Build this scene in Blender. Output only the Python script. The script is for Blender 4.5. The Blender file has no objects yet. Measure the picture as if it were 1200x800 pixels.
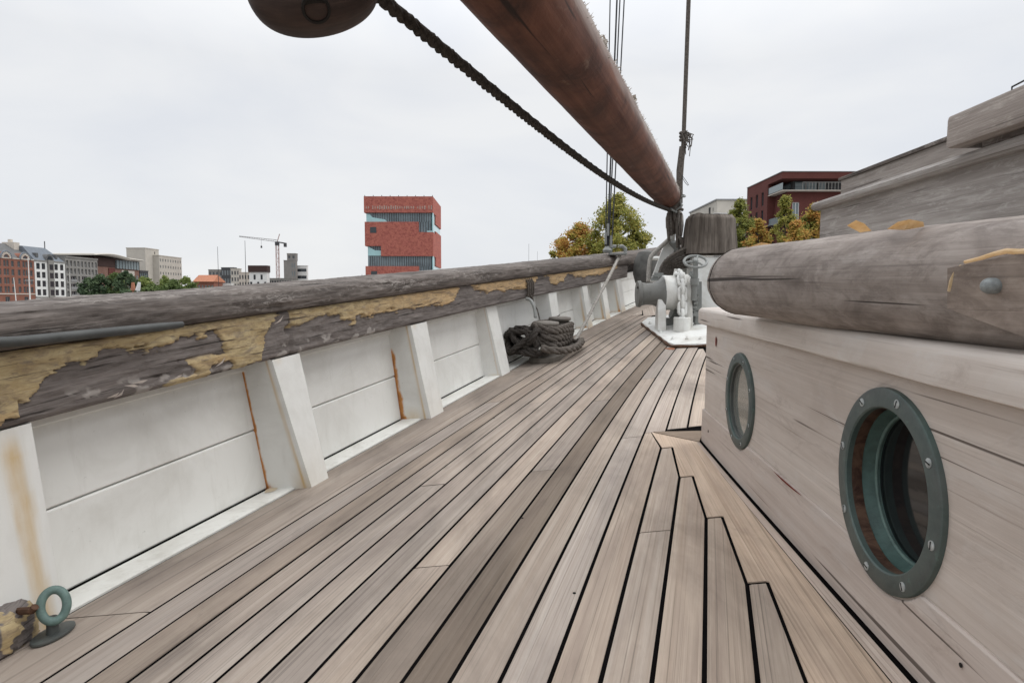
import bpy, bmesh, math, random
import numpy as np
from mathutils import Vector, Matrix, noise as mnoise

random.seed(7)
R = math.radians
scene = bpy.context.scene
COL = scene.collection

# ------------------------------------------------------------------ camera
# The ship has its own frame: +Y forward along the deckhouse, Z up from the deck.
# The bow rides about one degree high, so ship things are turned by SHIP at the end.
F, CX, CY, H = 750.0, 600.0, 400.0, 0.7          # focal length in photo pixels, centre, eye height
YAW, PITCH = 0.07425106593163475, 0.08645065168737405
TRIM = math.atan(14 / 750.0)
EYE = Vector((0, 0, H))
SHIP = Matrix.Translation(EYE) @ Matrix.Rotation(TRIM, 4, 'X') @ Matrix.Translation(-EYE)

cam_data = bpy.data.cameras.new('camera')
cam_data.sensor_width = 36.0
cam_data.lens = 36.0 * F / 1200.0
cam_data.clip_start = 0.02
cam_data.clip_end = 20000
cam = bpy.data.objects.new('camera', cam_data)
COL.objects.link(cam)
cam.matrix_world = SHIP @ (Matrix.Translation(EYE) @ Matrix.Rotation(YAW, 4, 'Z') @ Matrix.Rotation(math.pi / 2 - PITCH, 4, 'X'))
scene.camera = cam

# ------------------------------------------------------------------ sky, sun, exposure
SUN_EL, SUN_AZ = R(50), R(75)                    # high on the right, behind cloud
w = bpy.data.worlds.new('World')
scene.world = w
w.use_nodes = True
nt = w.node_tree
nt.nodes.clear()
out = nt.nodes.new('ShaderNodeOutputWorld')
bg = nt.nodes.new('ShaderNodeBackground')
sky = nt.nodes.new('ShaderNodeTexSky')
sky.sky_type = 'NISHITA'
sky.sun_disc = False
sky.sun_elevation = SUN_EL
sky.sun_rotation = SUN_AZ
tc = nt.nodes.new('ShaderNodeTexCoord')
mp = nt.nodes.new('ShaderNodeMapping')
mp.inputs['Scale'].default_value = (1.0, 1.0, 2.6)
n1 = nt.nodes.new('ShaderNodeTexNoise')
n1.inputs['Scale'].default_value = 2.4
n1.inputs['Detail'].default_value = 5
n1.inputs['Roughness'].default_value = 0.5
n1.inputs['Distortion'].default_value = 0.4
rp = nt.nodes.new('ShaderNodeValToRGB')
rp.color_ramp.elements[0].position = 0.36
rp.color_ramp.elements[0].color = (0.845, 0.868, 0.912, 1)
rp.color_ramp.elements[1].position = 0.62
rp.color_ramp.elements[1].color = (0.95, 0.957, 0.967, 1)
sc = nt.nodes.new('ShaderNodeVectorMath')
sc.operation = 'SCALE'
sc.inputs['Scale'].default_value = 9.0            # cloud brightness in the sky texture's own units
mx = nt.nodes.new('ShaderNodeMix')
mx.data_type = 'RGBA'
mx.inputs['Factor'].default_value = 0.93
nt.links.new(tc.outputs['Generated'], mp.inputs['Vector'])
nt.links.new(mp.outputs['Vector'], n1.inputs['Vector'])
nt.links.new(n1.outputs['Fac'], rp.inputs['Fac'])
nt.links.new(rp.outputs['Color'], sc.inputs[0])
# an overcast sky brightens evenly from the horizon to the zenith (about 1 : 2.4)
sep = nt.nodes.new('ShaderNodeSeparateXYZ')
el = nt.nodes.new('ShaderNodeMapRange')
el.inputs['From Min'].default_value = 0.32
el.inputs['From Max'].default_value = 1.0
el.inputs['To Min'].default_value = 8.3
el.inputs['To Max'].default_value = 21.0
nt.links.new(tc.outputs['Generated'], sep.inputs[0])
nt.links.new(sep.outputs['Z'], el.inputs['Value'])
nt.links.new(el.outputs['Result'], sc.inputs['Scale'])
nt.links.new(sky.outputs['Color'], mx.inputs['A'])
nt.links.new(sc.outputs['Vector'], mx.inputs['B'])
nt.links.new(mx.outputs['Result'], bg.inputs['Color'])
bg.inputs['Strength'].default_value = 0.1
nt.links.new(bg.outputs['Background'], out.inputs['Surface'])

sun_data = bpy.data.lights.new('sun', 'SUN')
sun_data.energy = 0.95
sun_data.angle = R(40)
sun_data.color = (1.0, 0.97, 0.92)
sun = bpy.data.objects.new('sun', sun_data)
COL.objects.link(sun)
sd = Vector((math.sin(SUN_AZ) * math.cos(SUN_EL), math.cos(SUN_AZ) * math.cos(SUN_EL), math.sin(SUN_EL)))
sun.rotation_euler = sd.to_track_quat('Z', 'Y').to_euler()
scene.view_settings.view_transform = 'Standard'
scene.view_settings.look = 'None'
scene.view_settings.exposure = 0.18
scene.view_settings.gamma = 1.0

# ------------------------------------------------------------------ small maths
_fw = np.array([-math.sin(YAW) * math.cos(PITCH), math.cos(YAW) * math.cos(PITCH), -math.sin(PITCH)])
_rt = np.array([math.cos(YAW), math.sin(YAW), 0])
_up = np.cross(_rt, _fw)


def ray(px, py):
    d = _fw + _rt * (px - CX) / F - _up * (py - CY) / F
    return d / d[1]


def at(px, py, Y):
    """ship point at distance Y ahead that the photo shows at (px, py)"""
    d = ray(px, py)
    return Vector((d[0] * Y, Y, H + d[2] * Y))


def proj(p):
    d = np.array([p[0], p[1], p[2] - H])
    z = d @ _fw
    return CX + F * (d @ _rt) / z, CY - F * (d @ _up) / z


def bgp(px, d, z=None, py=None):
    """world point at depth d in front of the camera (level), at photo column px"""
    fx, fy = -math.sin(YAW), math.cos(YAW)
    x = (px - CX) / F * d
    zz = z if z is not None else H + (349 - py) / F * d
    return Vector((fx * d + math.cos(YAW) * x, fy * d + math.sin(YAW) * x, zz))


def sheer(y):
    return 0.0122 * max(0, y - 2) ** 2 if y < 6 else 0.1952 + 0.0976 * (y - 6)


def zdeck(x, y):
    return 0.12 * (x - 0.65) + sheer(y)


def hit(px, py):
    d = ray(px, py)
    a, b = 0.2, 30.0
    for t in np.linspace(0.2, 14, 700):
        if H + d[2] * t < zdeck(d[0] * t, t):
            b = t
            break
        a = t
    for _ in range(30):
        m = (a + b) / 2
        if H + d[2] * m < zdeck(d[0] * m, m):
            b = m
        else:
            a = m
    return Vector((d[0] * b, b, zdeck(d[0] * b, b)))


SEAM_A = [-1.6521, -1.3948, -1.2811, -1.1766, -1.0746, -0.97, -0.8695, -0.7652, -0.662, -0.5625, -0.4666, -0.369,
          -0.2751, -0.181, -0.0895, 0.0009, 0.0907, 0.18]
SEAM_C = [0.177777, 0.078025, 0.006048, -0.02031, 0.001241, 0.001188]


def seam(i, y):
    u = (i - 8) / 8
    if y < 0:                                      # straight on behind the camera
        return SEAM_A[i] + (SEAM_C[0] + SEAM_C[1] * u) * y
    return SEAM_A[i] + SEAM_C[0] * y + SEAM_C[1] * y * u + SEAM_C[2] * y * y + SEAM_C[3] * y * y * u + SEAM_C[4] * y ** 3 + SEAM_C[5] * y ** 3 * u


def edge(y):
    return seam(0, y)


_rt_f = np.polyfit([1.57, 2.29, 3.17, 4.49, 5.32, 7.53, 8.27], [.64, .675, .721, .808, .864, 1.045, 1.131], 2)
_rb_f = np.polyfit([1.55, 1.85, 2.27, 3.01, 4.47, 7.16], [.525, .538, .555, .598, .694, .888], 2)
_sb_f = np.polyfit([1.57, 2.14, 3.19, 4.66, 7.23], [.316, .345, .413, .513, .728], 2)
rail_top = lambda y: float(np.polyval(_rt_f, max(y, 0.8)))
rail_bot = lambda y: float(np.polyval(_rb_f, max(y, 0.8)))
str_bot = lambda y: float(np.polyval(_sb_f, max(y, 0.8)))


def fbm(x, y, z=0.0, o=4):
    return mnoise.fractal(Vector((x, y, z)), 1.0, 2.0, o)      # about -1..1


def sstep(a, b, x):
    t = min(1, max(0, (x - a) / (b - a)))
    return t * t * (3 - 2 * t)


# ------------------------------------------------------------------ mesh collector
class M:
    def __init__(s):
        s.v, s.f, s.uv, s.at = [], [], [], {}

    def add(s, vs, fs, uvs=None):
        o = len(s.v)
        s.v += [Vector(p) for p in vs]
        for i, f in enumerate(fs):
            s.f.append([o + k for k in f])
            s.uv.append(None if uvs is None else [uvs[k] for k in f])
        return o

    def attr(s, name, vals):
        a = s.at.setdefault(name, [])
        a += [0.0] * (len(s.v) - len(vals) - len(a))
        a += list(vals)

    def box(s, lo, hi):
        x0, y0, z0 = lo
        x1, y1, z1 = hi
        s.add([(x0, y0, z0), (x1, y0, z0), (x1, y1, z0), (x0, y1, z0), (x0, y0, z1), (x1, y0, z1), (x1, y1, z1), (x0, y1, z1)],
              [(3, 2, 1, 0), (4, 5, 6, 7), (0, 1, 5, 4), (1, 2, 6, 5), (2, 3, 7, 6), (3, 0, 4, 7)])
        return s

    def obox(s, c, ax, ay, az):
        c, ax, ay, az = Vector(c), Vector(ax), Vector(ay), Vector(az)
        P = [c + sx * ax + sy * ay + sz * az for sz in (-1, 1) for sx, sy in ((-1, -1), (1, -1), (1, 1), (-1, 1))]
        s.add(P, [(3, 2, 1, 0), (4, 5, 6, 7), (0, 1, 5, 4), (1, 2, 6, 5), (2, 3, 7, 6), (3, 0, 4, 7)])
        return s

    def bar(s, a, b, w, h=None):
        """square bar from a to b"""
        a, b = Vector(a), Vector(b)
        d = (b - a)
        L = d.length
        d.normalize()
        u = Vector((0, 0, 1)) if abs(d.z) < 0.9 else Vector((0, 1, 0))
        r = d.cross(u).normalized()
        u = r.cross(d)
        return s.obox((a + b) / 2, r * w / 2, u * (h or w) / 2, d * L / 2)

    def prism(s, poly, lo, hi):
        """poly: list of (x,y); lo, hi: z or function(x,y)"""
        zl = lo if callable(lo) else (lambda x, y: lo)
        zh = hi if callable(hi) else (lambda x, y: hi)
        n = len(poly)
        vs = [(x, y, zl(x, y)) for x, y in poly] + [(x, y, zh(x, y)) for x, y in poly]
        s.add(vs, [tuple(range(n - 1, -1, -1)), tuple(range(n, 2 * n))] + [(i, (i + 1) % n, n + (i + 1) % n, n + i) for i in range(n)])
        return s

    def tube(s, pts, r, n=8, cap=True, closed=False, uvk=1.0):
        pts = [Vector(p) for p in pts]
        k = len(pts)
        rr = r if callable(r) else (lambda t: r if not isinstance(r, (list, tuple)) else r[min(k - 1, int(round(t * (k - 1))))])
        tan = []
        for i in range(k):
            a = pts[(i - 1) % k] if (closed or i > 0) else pts[i]
            b = pts[(i + 1) % k] if (closed or i < k - 1) else pts[i]
            d = b - a
            tan.append(d.normalized() if d.length > 1e-9 else Vector((0, 0, 1)))
        nrm = tan[0].orthogonal().normalized()
        vs, uvs, L = [], [], 0
        for i in range(k):
            nrm = (nrm - tan[i] * nrm.dot(tan[i]))
            nrm = nrm.normalized() if nrm.length > 1e-6 else tan[i].orthogonal().normalized()
            bn = tan[i].cross(nrm)
            if i:
                L += (pts[i] - pts[i - 1]).length
            q = rr(i / (k - 1))
            for j in range(n):
                a = 2 * math.pi * j / n
                vs.append(pts[i] + (nrm * math.cos(a) + bn * math.sin(a)) * q)
                uvs.append((L * uvk, j / n * 6.28 * q))
        fs = []
        for i in range(k if closed else k - 1):
            for j in range(n):
                a, b = i * n + j, i * n + (j + 1) % n
                c, d = ((i + 1) % k) * n + (j + 1) % n, ((i + 1) % k) * n + j
                fs.append((a, b, c, d))
        if cap and not closed:
            fs.append(tuple(range(n - 1, -1, -1)))
            fs.append(tuple(range((k - 1) * n, k * n)))
        s.add(vs, fs, uvs)
        return s

    def lathe(s, prof, origin=(0, 0, 0), axis=(0, 0, 1), n=24, cap=True):
        """prof: list of (radius, height along axis)"""
        o, a = Vector(origin), Vector(axis).normalized()
        u = a.orthogonal().normalized()
        v = a.cross(u)
        vs, uvs = [], []
        for r, h in prof:
            for j in range(n):
                t = 2 * math.pi * j / n
                vs.append(o + a * h + (u * math.cos(t) + v * math.sin(t)) * r)
                uvs.append((h, j / n * 6.28 * max(r, .01)))
        fs = []
        for i in range(len(prof) - 1):
            for j in range(n):
                fs.append((i * n + j, i * n + (j + 1) % n, (i + 1) * n + (j + 1) % n, (i + 1) * n + j))
        if prof[0] == prof[-1]:
            cap = False
        if cap and prof[0][0] > 1e-6:
            fs.append(tuple(range(n - 1, -1, -1)))
        if cap and prof[-1][0] > 1e-6:
            fs.append(tuple(range((len(prof) - 1) * n, len(prof) * n)))
        s.add(vs, fs, uvs)
        return s

    def grid(s, fn, us, vs_, wrap=False):
        """fn(u,v) -> (co, (u,v) uv, {attr: value})"""
        P, UV, A = [], [], {}
        for u in us:
            for v in vs_:
                r = fn(u, v)
                P.append(r[0])
                UV.append(r[1])
                if len(r) > 2:
                    for k, x in r[2].items():
                        A.setdefault(k, []).append(x)
        m = len(vs_)
        fs = []
        for i in range(len(us) - 1):
            for j in range(m if wrap else m - 1):
                j2 = (j + 1) % m
                fs.append((i * m + j, (i + 1) * m + j, (i + 1) * m + j2, i * m + j2))
        s.add(P, fs, UV)
        for k, x in A.items():
            s.attr(k, x)
        return s

    def mesh(s, name, mat, smooth=35, bevel=0.0, grain=None, off=None, flip=False):
        me = bpy.data.meshes.new(name)
        vs = [v - off for v in s.v] if off is not None else s.v
        me.from_pydata([tuple(v) for v in vs], [], s.f)
        for k, vals in s.at.items():
            vals = vals + [0.0] * (len(s.v) - len(vals))
            a = me.attributes.new(k, 'FLOAT', 'POINT')
            a.data.foreach_set('value', vals)
        if any(u is not None for u in s.uv):
            uvl = me.uv_layers.new(name='UVMap')
            flat = []
            for f, u in zip(s.f, s.uv):
                if u is None:
                    g = [(s.v[k].y, s.v[k].x + s.v[k].z) for k in f]
                    u = g
                for q in u:
                    flat += [q[0], q[1]]
            uvl.data.foreach_set('uv', flat)
        bm = bmesh.new()
        bm.from_mesh(me)
        if bevel > 0:
            es = [e for e in bm.edges if len(e.link_faces) == 2 and e.calc_face_angle(0) > R(25)]
            bmesh.ops.bevel(bm, geom=es, offset=bevel, segments=2, affect='EDGES', profile=0.6)
        bmesh.ops.recalc_face_normals(bm, faces=bm.faces)
        bm.to_mesh(me)
        bm.free()
        if not any(u is not None for u in s.uv) or bevel > 0:
            auto_uv(me, grain)
        if smooth:
            me.polygons.foreach_set('use_smooth', [True] * len(me.polygons))
            me.set_sharp_from_angle(angle=R(smooth))
        if mat:
            me.materials.append(mat)
        return me


def auto_uv(me, grain=None):
    g = Vector(grain or (0, 1, 0)).normalized()
    uvl = me.uv_layers.get('UVMap') or me.uv_layers.new(name='UVMap')
    flat = [0.0] * (len(me.loops) * 2)
    for p in me.polygons:
        n = p.normal
        gg = g - n * g.dot(n)
        if gg.length < 0.2:                        # end grain
            gg = n.orthogonal()
        gg.normalize()
        t = n.cross(gg)
        for li in p.loop_indices:
            c = me.vertices[me.loops[li].vertex_index].co
            flat[2 * li] = c.dot(gg)
            flat[2 * li + 1] = c.dot(t) + n.x * .37 + n.z * .11
    uvl.data.foreach_set('uv', flat)


SHIP_TOPS = []
G_PARENT_LOC = {}


def link(o, parent=None):
    COL.objects.link(o)
    if parent is not None:
        o.parent = parent
    return o


def thing(name, label, cat, loc=(0, 0, 0), rz=0.0, group=None, ship=True):
    o = bpy.data.objects.new(name, None)
    o.empty_display_size = 0.05
    o.location = loc
    o.rotation_euler = (0, 0, rz)
    link(o)
    o['label'] = label
    o['category'] = cat
    if group:
        o['group'] = group
    G_PARENT_LOC[o.name] = Vector(loc)
    if ship:
        SHIP_TOPS.append(o)
    return o


def part(name, m, mat, parent, label=None, local=False, **kw):
    """mesh m given in ship coordinates (local=True: in the parent's own)"""
    off = None
    loc = Vector((0, 0, 0))
    if parent is not None and not local:
        p = parent
        while p is not None:
            loc += p.location
            p = p.parent
        off = loc
    me = m.mesh(name, mat, off=off, **kw)
    o = bpy.data.objects.new(name, me)
    link(o, parent)
    if label:
        o['label'] = label
    return o


def solo(name, m, mat, label, cat, group=None, kind=None, ship=True, **kw):
    """a thing that is one mesh; its origin goes to its base"""
    vs = m.v
    lo = Vector((sum(v.x for v in vs) / len(vs), sum(v.y for v in vs) / len(vs), min(v.z for v in vs)))
    if kind == 'structure':
        lo = Vector((0, 0, 0))
    me = m.mesh(name, mat, off=lo, **kw)
    o = bpy.data.objects.new(name, me)
    o.location = lo
    link(o)
    if label:
        o['label'] = label
    if cat:
        o['category'] = cat
    if group:
        o['group'] = group
    if kind:
        o['kind'] = kind
    if ship:
        SHIP_TOPS.append(o)
    return o


# ------------------------------------------------------------------ materials
class NT:
    def __init__(s, name, rough=0.7, spec=0.3):
        s.m = bpy.data.materials.new(name)
        s.m.use_nodes = True
        s.t = s.m.node_tree
        s.b = s.t.nodes['Principled BSDF']
        s.b.inputs['Roughness'].default_value = rough
        s.b.inputs['Specular IOR Level'].default_value = spec

    def n(s, typ, **kw):
        x = s.t.nodes.new(typ)
        for k, v in kw.items():
            if hasattr(x, k) and k not in x.inputs:
                setattr(x, k, v)
            else:
                x.inputs[k].default_value = v
        return x

    def l(s, a, b):
        s.t.links.new(a, b)

    def coord(s, scale, kind='UV', rnd=True):
        c = s.n('ShaderNodeTexCoord')
        mp = s.n('ShaderNodeMapping')
        mp.inputs['Scale'].default_value = scale
        s.l(c.outputs[kind], mp.inputs['Vector'])
        if rnd:
            oi = s.n('ShaderNodeObjectInfo')
            v = s.n('ShaderNodeVectorMath', operation='SCALE')
            cx = s.n('ShaderNodeCombineXYZ')
            for k in 'XYZ':
                s.l(oi.outputs['Random'], cx.inputs[k])
            v.inputs['Scale'].default_value = 53.0
            s.l(cx.outputs[0], v.inputs[0])
            s.l(v.outputs[0], mp.inputs['Location'])
        return mp.outputs['Vector']

    def noise(s, vec, scale=1.0, detail=4, rough=.55, dist=0.0):
        x = s.n('ShaderNodeTexNoise')
        x.inputs['Scale'].default_value = scale
        x.inputs['Detail'].default_value = detail
        x.inputs['Roughness'].default_value = rough
        x.inputs['Distortion'].default_value = dist
        s.l(vec, x.inputs['Vector'])
        return x.outputs['Fac']

    def ramp(s, fac, *stops):
        x = s.n('ShaderNodeValToRGB')
        el = x.color_ramp.elements
        while len(el) < len(stops):
            el.new(0.5)
        for e, (p, c) in zip(el, stops):
            e.position = p
            e.color = (c, c, c, 1) if isinstance(c, (int, float)) else (*c, 1)
        s.l(fac, x.inputs['Fac'])
        return x.outputs['Color']

    def mix(s, fac, a, b, mode='MIX'):
        x = s.n('ShaderNodeMix', data_type='RGBA', blend_type=mode)
        for sock, v in ((x.inputs['Factor'], fac), (x.inputs['A'], a), (x.inputs['B'], b)):
            if isinstance(v, (int, float)):
                sock.default_value = v
            elif isinstance(v, tuple):
                sock.default_value = (*v, 1)
            else:
                s.l(v, sock)
        return x.outputs['Result']

    def math(s, op, a, b=0.0):
        x = s.n('ShaderNodeMath', operation=op)
        for i, v in enumerate((a, b)):
            if isinstance(v, (int, float)):
                x.inputs[i].default_value = v
            else:
                s.l(v, x.inputs[i])
        return x.outputs[0]

    def attr(s, name):
        x = s.n('ShaderNodeAttribute', attribute_name=name)
        return x.outputs['Fac']

    def bump(s, h, strength=.3, dist=.01):
        x = s.n('ShaderNodeBump')
        x.inputs['Strength'].default_value = strength
        x.inputs['Distance'].default_value = dist
        s.l(h, x.inputs['Height'])
        s.l(x.outputs['Normal'], s.b.inputs['Normal'])

    def col(s, c):
        if isinstance(c, tuple):
            s.b.inputs['Base Color'].default_value = (*c, 1)
        else:
            s.l(c, s.b.inputs['Base Color'])
        return s.m


def wood(name, c1, c2, c3, su=2.0, sv=45.0, patch=.5, bump=.25, rough=.8, dark=.35, blotch=(1.2, 5.0)):
    """weathered timber: fine grain along U, patches, dark pores; tinted by the object's own colour"""
    t = NT(name, rough, .25)
    v1 = t.coord((su, sv, 1))
    v2 = t.coord((blotch[0], blotch[1], 1))
    v3 = t.coord((su * .7, sv * 4.2, 1))
    g = t.noise(v1, 1, 8, .65, .3)
    p = t.noise(v2, 1, 5, .6, .6)
    f = t.noise(v3, 1, 4, .6)
    c = t.mix(t.ramp(g, (.3, 0.), (.7, 1.)), c1, c2)
    c = t.mix(t.math('MULTIPLY', t.ramp(p, (.42, 0.), (.72, 1.)), patch), c, c3)
    c = t.mix(t.math('MULTIPLY', t.ramp(f, (.55, 0.), (.75, 1.)), dark), c, tuple(x * .35 for x in c1))
    c = t.mix(t.math('MULTIPLY', t.ramp(f, (.25, 1.), (.42, 0.)), .35), c, tuple(min(1, x * 1.35) for x in c2))
    if name == 'teak_planking':
        big = t.noise(t.coord((2.6, .9, 1), 'Object', False), 1.0, 6, .65, .5)
        c = t.mix(1.0, c, t.ramp(big, (.30, .66), (.5, 1.0), (.68, 1.14)), 'MULTIPLY')
        sm = t.noise(t.coord((9, 3, 1), 'Object', False), 1.0, 5, .7, .8)
        c = t.mix(t.math('MULTIPLY', t.ramp(sm, (.60, 0.), (.74, 1.)), .45), c, (.24, .20, .175))
    if name == 'dark_rail_timber':
        sm = t.noise(t.coord((16, 30, 1)), 1.0, 7, .75, 1.0)
        zone = t.noise(t.coord((1.6, 6, 1)), 1.0, 4, .6, .4)
        c = t.mix(t.math('MULTIPLY', t.ramp(sm, (.50, 0.), (.60, .9)), t.ramp(zone, (.45, 0.), (.62, 1.))), c, (.29, .262, .24))
        ck = t.noise(t.coord((2.2, 60, 1)), 1.0, 3, .5, .3)
        c = t.mix(t.ramp(ck, (.66, 0.), (.72, .8)), c, (.02, .017, .015))
    if name == 'weathered_coachroof_timber':
        sm = t.noise(t.coord((7, 46, 1)), 1.0, 7, .75, .8)
        c = t.mix(t.ramp(sm, (.52, 0.), (.64, .7)), c, (.50, .475, .45))
        ck = t.noise(t.coord((1.6, 75, 1)), 1.0, 3, .5, .3)
        c = t.mix(t.ramp(ck, (.64, 0.), (.72, .7)), c, (.05, .042, .037))
    if name == 'grey_house_timber':
        gl = t.noise(t.coord((1.6, 150, 1)), 1.0, 4, .6, .3)
        c = t.mix(t.ramp(gl, (.60, 0.), (.72, .5)), c, (.22, .17, .14))
        wf = t.noise(t.coord((3, 9, 1)), 1.0, 8, .72, .8)
        c = t.mix(t.math('MULTIPLY', t.ramp(wf, (.52, 0.), (.66, 1.)), .5), c, (.58, .55, .52))
        wf = t.noise(t.coord((4, 12, 1)), 1.0, 8, .75, .8)
        c = t.mix(t.math('MULTIPLY', t.ramp(wf, (.56, 0.), (.68, 1.)), .45), c, (.30, .24, .205))
        ck = t.noise(t.coord((1.1, 60, 1)), 1.0, 2, .5, .3)
        c = t.mix(t.ramp(ck, (.67, 0.), (.71, .85)), c, (.07, .05, .04))
    if name == 'grey_spar_timber':
        sm = t.noise(t.coord((9, 17, 1)), 1.0, 9, .75, .6)
        c = t.mix(t.math('MULTIPLY', t.ramp(sm, (.50, 0.), (.60, 1.)), .5), c, (.15, .125, .11))
        sm = t.noise(t.coord((5, 13, 1)), 1.0, 9, .75, .5)
        c = t.mix(t.math('MULTIPLY', t.ramp(sm, (.52, 0.), (.62, 1.)), .4), c, (.43, .39, .36))
        gl = t.noise(t.coord((2.5, 190, 1)), 1.0, 4, .6, .2)
        c = t.mix(t.ramp(gl, (.58, 0.), (.70, .55)), c, (.12, .10, .09))
        ck = t.noise(t.coord((.9, 42, 1)), 1.0, 3, .5, .35)
        c = t.mix(t.ramp(ck, (.685, 0.), (.71, .9)), c, (.035, .028, .025))
    oi = t.n('ShaderNodeObjectInfo')
    c = t.mix(1.0, c, oi.outputs['Color'], 'MULTIPLY')
    t.bump(t.math('ADD', g, t.math('MULTIPLY', f, .8)), bump, .003)
    return t.col(c)


def paint(name, base, grime, rough=.5, rust=True, amt=.7):
    t = NT(name, rough, .4)
    v = t.coord((1, 1, 1), 'Object', False)
    p = t.noise(v, 3.2, 6, .65, .5)
    q = t.noise(v, 38, 4, .6)
    vv = t.coord((7, 7, .9), 'Object', False)
    st = t.noise(vv, 3.0, 5, .6)
    c = t.mix(t.math('MULTIPLY', t.ramp(p, (.45, 0.), (.75, 1.)), amt), base, grime)
    c = t.mix(t.math('MULTIPLY', t.ramp(st, (.55, 0.), (.8, 1.)), amt * .7), c, grime)
    c = t.mix(t.math('MULTIPLY', t.ramp(q, (.70, 0.), (.76, 1.)), .55), c, tuple(x * .4 for x in grime))
    sp = t.noise(v, 95, 3, .6)
    c = t.mix(t.math('MULTIPLY', t.ramp(sp, (.74, 0.), (.78, 1.)), t.ramp(p, (.40, 0.), (.6, .8))), c, tuple(x * .3 for x in grime))
    if rust:
        ru = t.attr('rust')
        rn = t.noise(t.coord((26, 26, 9), 'Object', False), 1.6, 5, .7)
        rf = t.math('MULTIPLY', ru, t.ramp(rn, (.30, .25), (.62, 1.)))
        yl = t.attr('stain')
        c = t.mix(t.math('MULTIPLY', yl, t.ramp(t.noise(t.coord((30, 30, 3), 'Object', False), 1, 4, .6), (.25, .55), (.6, 1.))), c, (.55, .36, .12))
        c = t.mix(t.ramp(rf, (.10, 0.), (.42, 1.)), c, (.50, .21, .05))
        c = t.mix(t.ramp(rf, (.55, 0.), (.95, .75)), c, (.21, .07, .02))
    t.bump(t.math('ADD', q, p), .12, .004)
    return t.col(c)


def plain(name, c, rough=.6, metal=0.0, spec=.3, var=.25, scale=14.0, bump=.1):
    t = NT(name, rough, spec)
    t.b.inputs['Metallic'].default_value = metal
    p = t.noise(t.coord((1, 1, 1), 'Object', False), scale, 6, .6)
    k = t.mix(t.ramp(p, (.3, 0.), (.7, 1.)), tuple(x * (1 - var) for x in c), tuple(min(1, x * (1 + var)) for x in c))
    if bump:
        t.bump(p, bump, .01)
    return t.col(k)


MT = {}
MT['teak'] = wood('teak_planking', (.395, .325, .27), (.53, .462, .40), (.33, .275, .24), 1.2, 52, .85, .6, .85, .72, (1.1, 11))
MT['house'] = wood('grey_house_timber', (.50, .43, .38), (.61, .55, .50), (.43, .365, .32), 1.2, 40, .8, .25, .88, .16, (1.6, 4.5))
MT['coach'] = wood('weathered_coachroof_timber', (.27, .245, .225), (.46, .43, .405), (.20, .18, .165), 2.2, 55, .7, .5, .85, .5, (1.6, 8))
MT['spar'] = wood('grey_spar_timber', (.26, .222, .196), (.375, .33, .30), (.15, .125, .112), 3.0, 26, .95, .35, .85, .3, (7.0, 9))
MT['stump'] = wood('rotten_post_timber', (.095, .078, .064), (.25, .215, .185), (.04, .032, .026), 2.0, 40, .8, .6, .9, .6, (2.5, 9))
MT['rail'] = wood('dark_rail_timber', (.070, .058, .051), (.22, .19, .172), (.045, .037, .033), 6.0, 42, .75, .8, .9, .6, (3, 14))
MT['white'] = paint('old_white_paint', (.76, .76, .73), (.58, .57, .53))
MT['white2'] = paint('white_windlass_paint', (.74, .745, .72), (.42, .39, .34), .5, amt=.85)
MT['grey_paint'] = paint('grey_machinery_paint', (.24, .25, .24), (.15, .145, .135), .5)
MT['white3'] = paint('dirty_waterway_paint', (.74, .74, .70), (.47, .45, .40), amt=1.0)
MT['bitts'] = paint('worn_brown_grey_bitts', (.235, .215, .19), (.10, .085, .07), .6, amt=.9)
MT['drum'] = paint('worn_dark_drum', (.18, .18, .168), (.06, .058, .052), .5, amt=.9)
MT['caulk'] = plain('black_seam_caulk', (.0045, .004, .004), .95, 0, .02, var=.3)
MT['bronze'] = None
MT['dark_metal'] = plain('dark_grey_metal', (.075, .078, .076), .55, .3, .4)
MT['rust_metal'] = plain('rusty_iron', (.10, .055, .035), .8, .2, .3, .5, 40, .4)
MT['rope_dark'] = plain('tarred_rope', (.12, .105, .092), .95, 0, .1, .45, 60, .5)
MT['rope_black'] = plain('black_rope', (.058, .051, .046), .95, 0, .1, .4, 80, .5)
MT['sheet'] = plain('dark_sheet_rope', (.06, .053, .047), .95, 0, .1, .45, 60, .5)
MT['rope_grey'] = plain('pale_grey_rope', (.36, .34, .31), .9, 0, .15, .3, 60, .4)
MT['wire'] = plain('rigging_wire', (.05, .052, .055), .6, .3, .3)
MT['resin'] = None
MT['resin_'] = plain('amber_resin', (.80, .53, .22), .5, 0, .4, .4, 25, .2)
MT['screw'] = plain('pale_screw_head', (.42, .45, .45), .45, .4, .5, .3, 60, .2)
MT['bolt'] = plain('dull_galvanised', (.24, .26, .26), .6, .2, .4, .35, 80, .3)
MT['hole'] = plain('dark_hollow', (.012, .010, .009), .9)
MT['redhole'] = plain('red_lead_primer', (.16, .022, .014), .8, 0, .2, .5, 60)


def mk_resin():
    t = NT('amber_varnish_flake', .4, .4)
    p = t.noise(t.coord((1, 1, 1), 'Object', False), 60, 5, .6)
    k = t.mix(t.ramp(p, (.3, 0.), (.7, 1.)), (.74, .55, .31), (.90, .74, .52))
    tr = t.n('ShaderNodeBsdfTranslucent')
    t.l(k, tr.inputs['Color'])
    ms = t.n('ShaderNodeMixShader')
    ms.inputs[0].default_value = .5
    t.l(t.b.outputs[0], ms.inputs[1])
    t.l(tr.outputs[0], ms.inputs[2])
    t.l(ms.outputs[0], t.t.nodes['Material Output'].inputs['Surface'])
    MT['resin'] = t.col(k)


mk_resin()


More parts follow.
